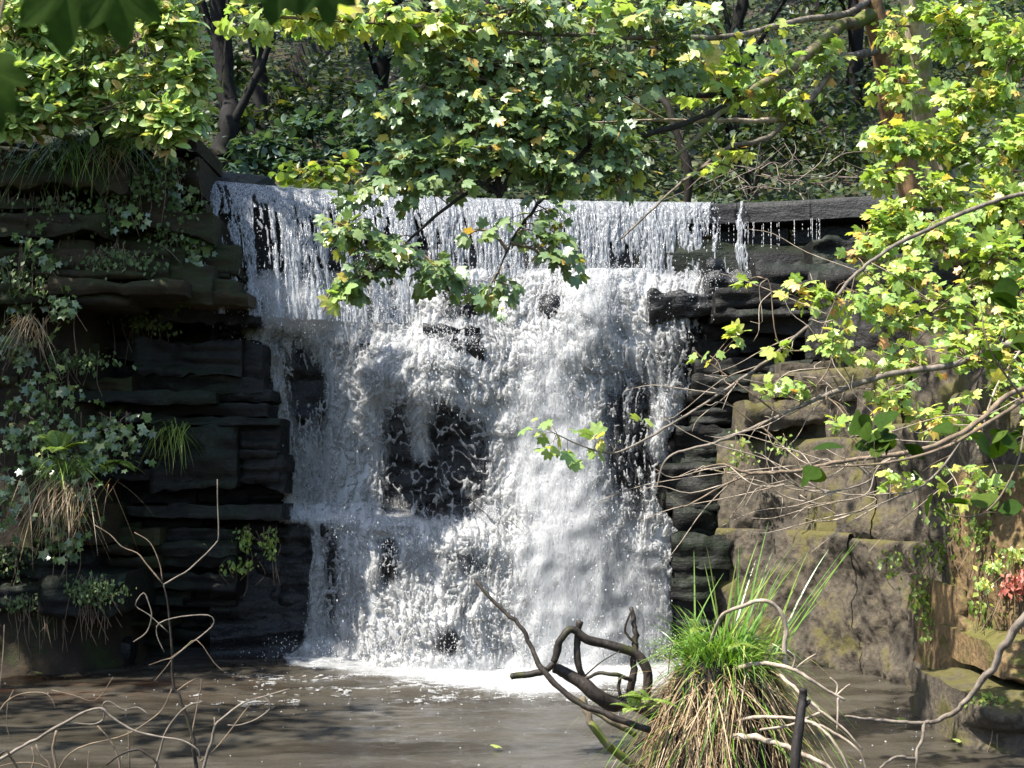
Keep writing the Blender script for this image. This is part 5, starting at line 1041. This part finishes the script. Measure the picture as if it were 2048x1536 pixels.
# ------------------------------------------------------------------ driftwood around the stump
def stick(name, label, cat, polys, mat, ns=8):
    """polys: (points (px,py,d), r0, r1); first is the main stem"""
    p0 = pxs(polys[0][0], 0); root = thing(name, label, cat, p0[-1])
    for k, (pts, r0, r1) in enumerate(polys): limb(root, pxs(pts, 0), r0, r1, mat, "stem" if k == 0 else "branch", ns, .12, 7, k, .1 if cat == "stake" else .6)
stick("driftwood_branch", "long thin grey branch slanting up across the foot of the falls", "branch", [([(950, 1160, 8.9), (990, 1205, 8.85), (1042, 1255, 8.8), (1065, 1300, 8.75), (1085, 1340, 8.7), (1150, 1400, 8.65), (1220, 1430, 8.6), (1300, 1460, 8.6)], .011, .022)], M['wetwood'])
stick("driftwood_branch", "thick black forked driftwood limb with hooked arm beside the stump", "branch", [([(1108, 1335, 8.95), (1140, 1350, 8.95), (1190, 1385, 8.95), (1250, 1405, 9.0), (1330, 1430, 9.0)], .035, .062),
      ([(1022, 1353, 8.9), (1060, 1348, 8.9), (1095, 1338, 8.9), (1113, 1312, 8.9), (1120, 1278, 8.9), (1140, 1262, 8.92), (1180, 1280, 8.95), (1230, 1293, 8.98), (1275, 1312, 9.0), (1292, 1345, 9.0), (1290, 1395, 9.0)], .020, .034),
      ([(1160, 1243, 8.95), (1156, 1280, 8.95), (1155, 1320, 8.95), (1168, 1365, 8.95)], .024, .020), ([(1168, 1358, 8.95), (1200, 1348, 8.9), (1240, 1352, 8.9), (1262, 1360, 8.95)], .012, .014), ([(1170, 1352, 8.95), (1200, 1325, 8.9), (1240, 1302, 8.88)], .006, .003),
      ([(1240, 1355, 8.95), (1236, 1375, 8.95), (1245, 1400, 8.95)], .012, .012), ([(1260, 1395, 9), (1268, 1330, 9), (1272, 1270, 9.02), (1262, 1215, 9.05)], .028, .014), ([(1275, 1290, 9), (1250, 1260, 9), (1262, 1222, 9)], .010, .006)], M['wetwood'])
stick("driftwood_branch", "bent dark root dropping from the stump into the pool", "branch", [([(1165, 1395, 8.8), (1180, 1440, 8.75), (1205, 1480, 8.75), (1240, 1510, 8.8), (1290, 1545, 8.9)], .020, .03), ([(1185, 1420, 8.8), (1230, 1450, 8.8), (1270, 1470, 8.85)], .02, .02)], M['bark_moss'])
stick("dead_branch", "bleached pinkish branch arching over beside the green sedge", "branch", [([(1572, 1330, 8.6), (1568, 1295, 8.6), (1572, 1258, 8.6), (1555, 1218, 8.6), (1525, 1203, 8.6), (1480, 1215, 8.7), (1440, 1235, 8.8), (1420, 1290, 9)], .015, .012)], M['deadwood'])
stick("dead_branch", "pale forked dead branch pointing out over the riffle by the stump", "branch", [([(1690, 1400, 8.4), (1650, 1378, 8.4), (1610, 1352, 8.4), (1565, 1332, 8.45), (1500, 1330, 8.6), (1430, 1360, 9)], .007, .017), ([(1672, 1392, 8.4), (1675, 1370, 8.4), (1660, 1355, 8.4)], .007, .003), ([(1672, 1392, 8.4), (1690, 1375, 8.4), (1700, 1368, 8.4)], .006, .003), ([(1585, 1340, 8.42), (1590, 1315, 8.4), (1575, 1300, 8.4)], .007, .004), ([(1590, 1338, 8.42), (1612, 1320, 8.4), (1632, 1308, 8.4)], .006, .004), ([(1676, 1395, 8.4), (1676, 1425, 8.4), (1674, 1460, 8.4)], .008, .004)], M['deadwood'])
stick("dead_branch", "thick bleached branch low on the stump behind the black stake", "branch", [([(1690, 1560, 8.2), (1640, 1525, 8.2), (1560, 1490, 8.3), (1490, 1472, 8.45), (1430, 1480, 8.9)], .010, .024)], M['deadwood'])
stick("dead_branch", "spray of thin pale dead twigs trailing right from the stump", "branch", [([(1735, 1545, 8.1), (1715, 1500, 8.1), (1660, 1460, 8.15), (1600, 1440, 8.2), (1520, 1433, 8.4), (1440, 1450, 8.9)], .006, .012), ([(1700, 1545, 8.1), (1680, 1500, 8.1), (1640, 1455, 8.15), (1610, 1441, 8.2)], .006, .01), ([(1725, 1500, 8.1), (1690, 1460, 8.1), (1640, 1420, 8.15), (1600, 1385, 8.2), (1560, 1350, 8.4)], .005, .012), ([(1520, 1460, 8.3), (1580, 1450, 8.3), (1640, 1425, 8.25)], .008, .008)], M['deadwood'])
stick("wooden_stake", "blackened broken stake upright among pale twigs before the stump", "stake", [([(1606, 1378, 7.9), (1605, 1400, 7.9), (1598, 1450, 7.85), (1588, 1560, 7.8), (1580, 1700, 7.8)], .022, .036), ([(1600, 1420, 7.9), (1614, 1408, 7.9), (1620, 1400, 7.9)], .016, .010)], M['stake'])
stick("dead_branch", "long curved grey branch dipping to the water before the orange rock", "branch", [([(1690, 1432, 9.4), (1760, 1440, 9.4), (1830, 1446, 9.4), (1885, 1438, 9.4), (1930, 1405, 9.3), (1975, 1350, 9.2), (2010, 1290, 9.1), (2060, 1220, 9.0), (2200, 1080, 8.8)], .008, .032), ([(1848, 1446, 9.4), (1845, 1475, 9.35), (1832, 1510, 9.3), (1835, 1560, 9.3)], .012, .010), ([(1760, 1536, 9.2), (1790, 1515, 9.25), (1830, 1518, 9.3)], .008, .012)], M['twig_grey'])

# ------------------------------------------------------------------ bare shrub at lower left
def zz_(pts, d): return [(x * .3424, 1010 + y * .3424, d) for x, y in pts]
root = thing("bare_shrub", "leafless shrub of thin curling grey twigs over the dark pool", "shrub", (-2.0, 7.4, .1))
S1 = [([(1165, 1800), (1140, 1536), (1130, 1380), (1090, 1230), (1050, 1120), (1020, 1060), (1005, 900), (990, 700), (975, 560), (955, 465)], 7.4, .016, .006, 'wetwood'),
      ([(955, 465), (1030, 420), (1110, 375), (1250, 230), (1275, 170), (1272, 0), (1270, -150)], 7.4, .006, .004, 'twig_grey'), ([(955, 465), (850, 340), (800, 280), (710, 240), (640, 170), (550, 115)], 7.4, .006, .003, 'twig'), ([(948, 440), (935, 350), (900, 260), (860, 205), (785, 160)], 7.4, .005, .003, 'twig'),
      ([(1000, 900), (1100, 820), (1180, 760), (1250, 690), (1215, 645), (1060, 650), (930, 690), (915, 760), (960, 860)], 7.35, .005, .004, 'twig_grey'), ([(990, 900), (1060, 850), (1150, 790), (1250, 920), (1310, 975)], 7.35, .004, .002, 'twig'),
      ([(985, 745), (870, 640), (790, 585), (838, 515), (870, 580), (885, 650), (860, 740), (780, 800)], 7.4, .004, .005, 'twig_grey'), ([(1005, 900), (960, 960), (900, 1030)], 7.4, .003, .002, 'twig'), ([(1000, 895), (940, 910), (870, 935)], 7.4, .004, .002, 'twig'),
      ([(1150, 1750), (1190, 1536), (1220, 1430), (1255, 1300), (1290, 1250), (1400, 1170), (1540, 1120), (1650, 1085), (1690, 1075)], 7.2, .014, .004, 'twig_grey'), ([(1540, 1120), (1575, 1145), (1578, 1190), (1500, 1250), (1400, 1285), (1330, 1285)], 7.2, .007, .004, 'twig_grey'), ([(1255, 1300), (1252, 1240)], 7.2, .008, .006, 'twig'), ([(1170, 1500), (1280, 1400), (1400, 1240), (1470, 1155)], 7.2, .006, .003, 'twig'),
      ([(880, 1750), (910, 1536), (940, 1420), (970, 1320), (1040, 1220), (1110, 1165), (1170, 1155)], 7.3, .010, .005, 'twig_grey'), ([(1035, 1085), (1100, 1040), (1175, 1020), (1150, 1180), (1110, 1390)], 7.4, .006, .005, 'twig'),
      ([(-300, 1620), (0, 1480), (130, 1410), (260, 1340), (370, 1270), (470, 1220), (590, 1185), (640, 1225), (720, 1280), (800, 1325), (930, 1355), (1060, 1375), (1150, 1430), (1170, 1480)], 7.1, .013, .006, 'twig_grey'), ([(380, 1272), (480, 1275), (560, 1275), (610, 1240), (600, 1170), (640, 1150), (720, 1195), (800, 1180), (870, 1225)], 7.1, .006, .004, 'twig_grey'),
      ([(1003, 1075), (950, 1190), (890, 1250), (800, 1310), (690, 1360), (460, 1420), (350, 1536), (300, 1750)], 7.3, .004, .006, 'twig'), ([(570, 1290), (640, 1370), (680, 1450), (700, 1536), (705, 1750)], 7.15, .006, .009, 'twig'), ([(330, 1320), (310, 1420), (325, 1536), (330, 1750)], 7.05, .010, .014, 'twig'), ([(185, 1415), (200, 1480), (190, 1536), (170, 1750)], 7.0, .005, .007, 'twig'),
      ([(210, 1400), (240, 1470), (290, 1530), (330, 1750)], 7.0, .005, .007, 'twig'), ([(620, 1520), (700, 1460), (800, 1425), (850, 1450), (920, 1520), (960, 1750)], 7.0, .007, .010, 'wetwood'), ([(-100, 1330), (0, 1200), (50, 1140), (130, 1100), (250, 1095), (300, 1130), (325, 1190)], 7.0, .006, .003, 'twig'), ([(80, 1080), (45, 1160), (40, 1290), (60, 1360)], 7.0, .004, .002, 'twig'), ([(300, 1080), (430, 1110), (560, 1140), (660, 1005)], 7.3, .003, .002, 'twig'),
      ([(750, 1320), (755, 1420), (760, 1560), (770, 1750)], 7.2, .005, .006, 'twig'), ([(520, 1440), (515, 1536), (520, 1750)], 7.1, .004, .005, 'twig'), ([(-150, 1600), (20, 1440), (60, 1470), (110, 1560), (160, 1750)], 6.9, .008, .008, 'wetwood'), ([(-100, 1560), (60, 1510), (200, 1505), (300, 1540)], 6.9, .004, .003, 'twig'), ([(25, 700), (20, 850), (5, 1000), (-10, 1150)], 7.2, .003, .003, 'twig')]
for k, (pts, d, r0, r1, mt) in enumerate(S1): limb(root, pxs(zz_(pts, d), 0), r0 * .72, r1 * .72, M[mt], "stem" if r0 >= .012 else "twig", 6, .18, 3, k, .9)

# fallen leaves afloat
for k, (x, y) in enumerate([(1795, 1446), (1910, 1490), (985, 1502), (70, 1352)]):
    d = CAMZ * F / (y - HOR); p = P(x, y, d); p[2] += .035
    V, Fc = merge_leaves('maple', p[None], np.array([[1, .4 * k, 0.05]]), np.array([[0, -.2, 1.0]]), np.array([.07])); tag(add("fallen_leaf", V, Fc, M['leaf_yellow']), ["fallen yellow leaf floating by the curved grey branch", "fallen yellow leaf floating by the bank under the orange rock", "tiny fallen leaf floating on open brown water", "fallen leaf floating near the wet stones"][k], "leaf")
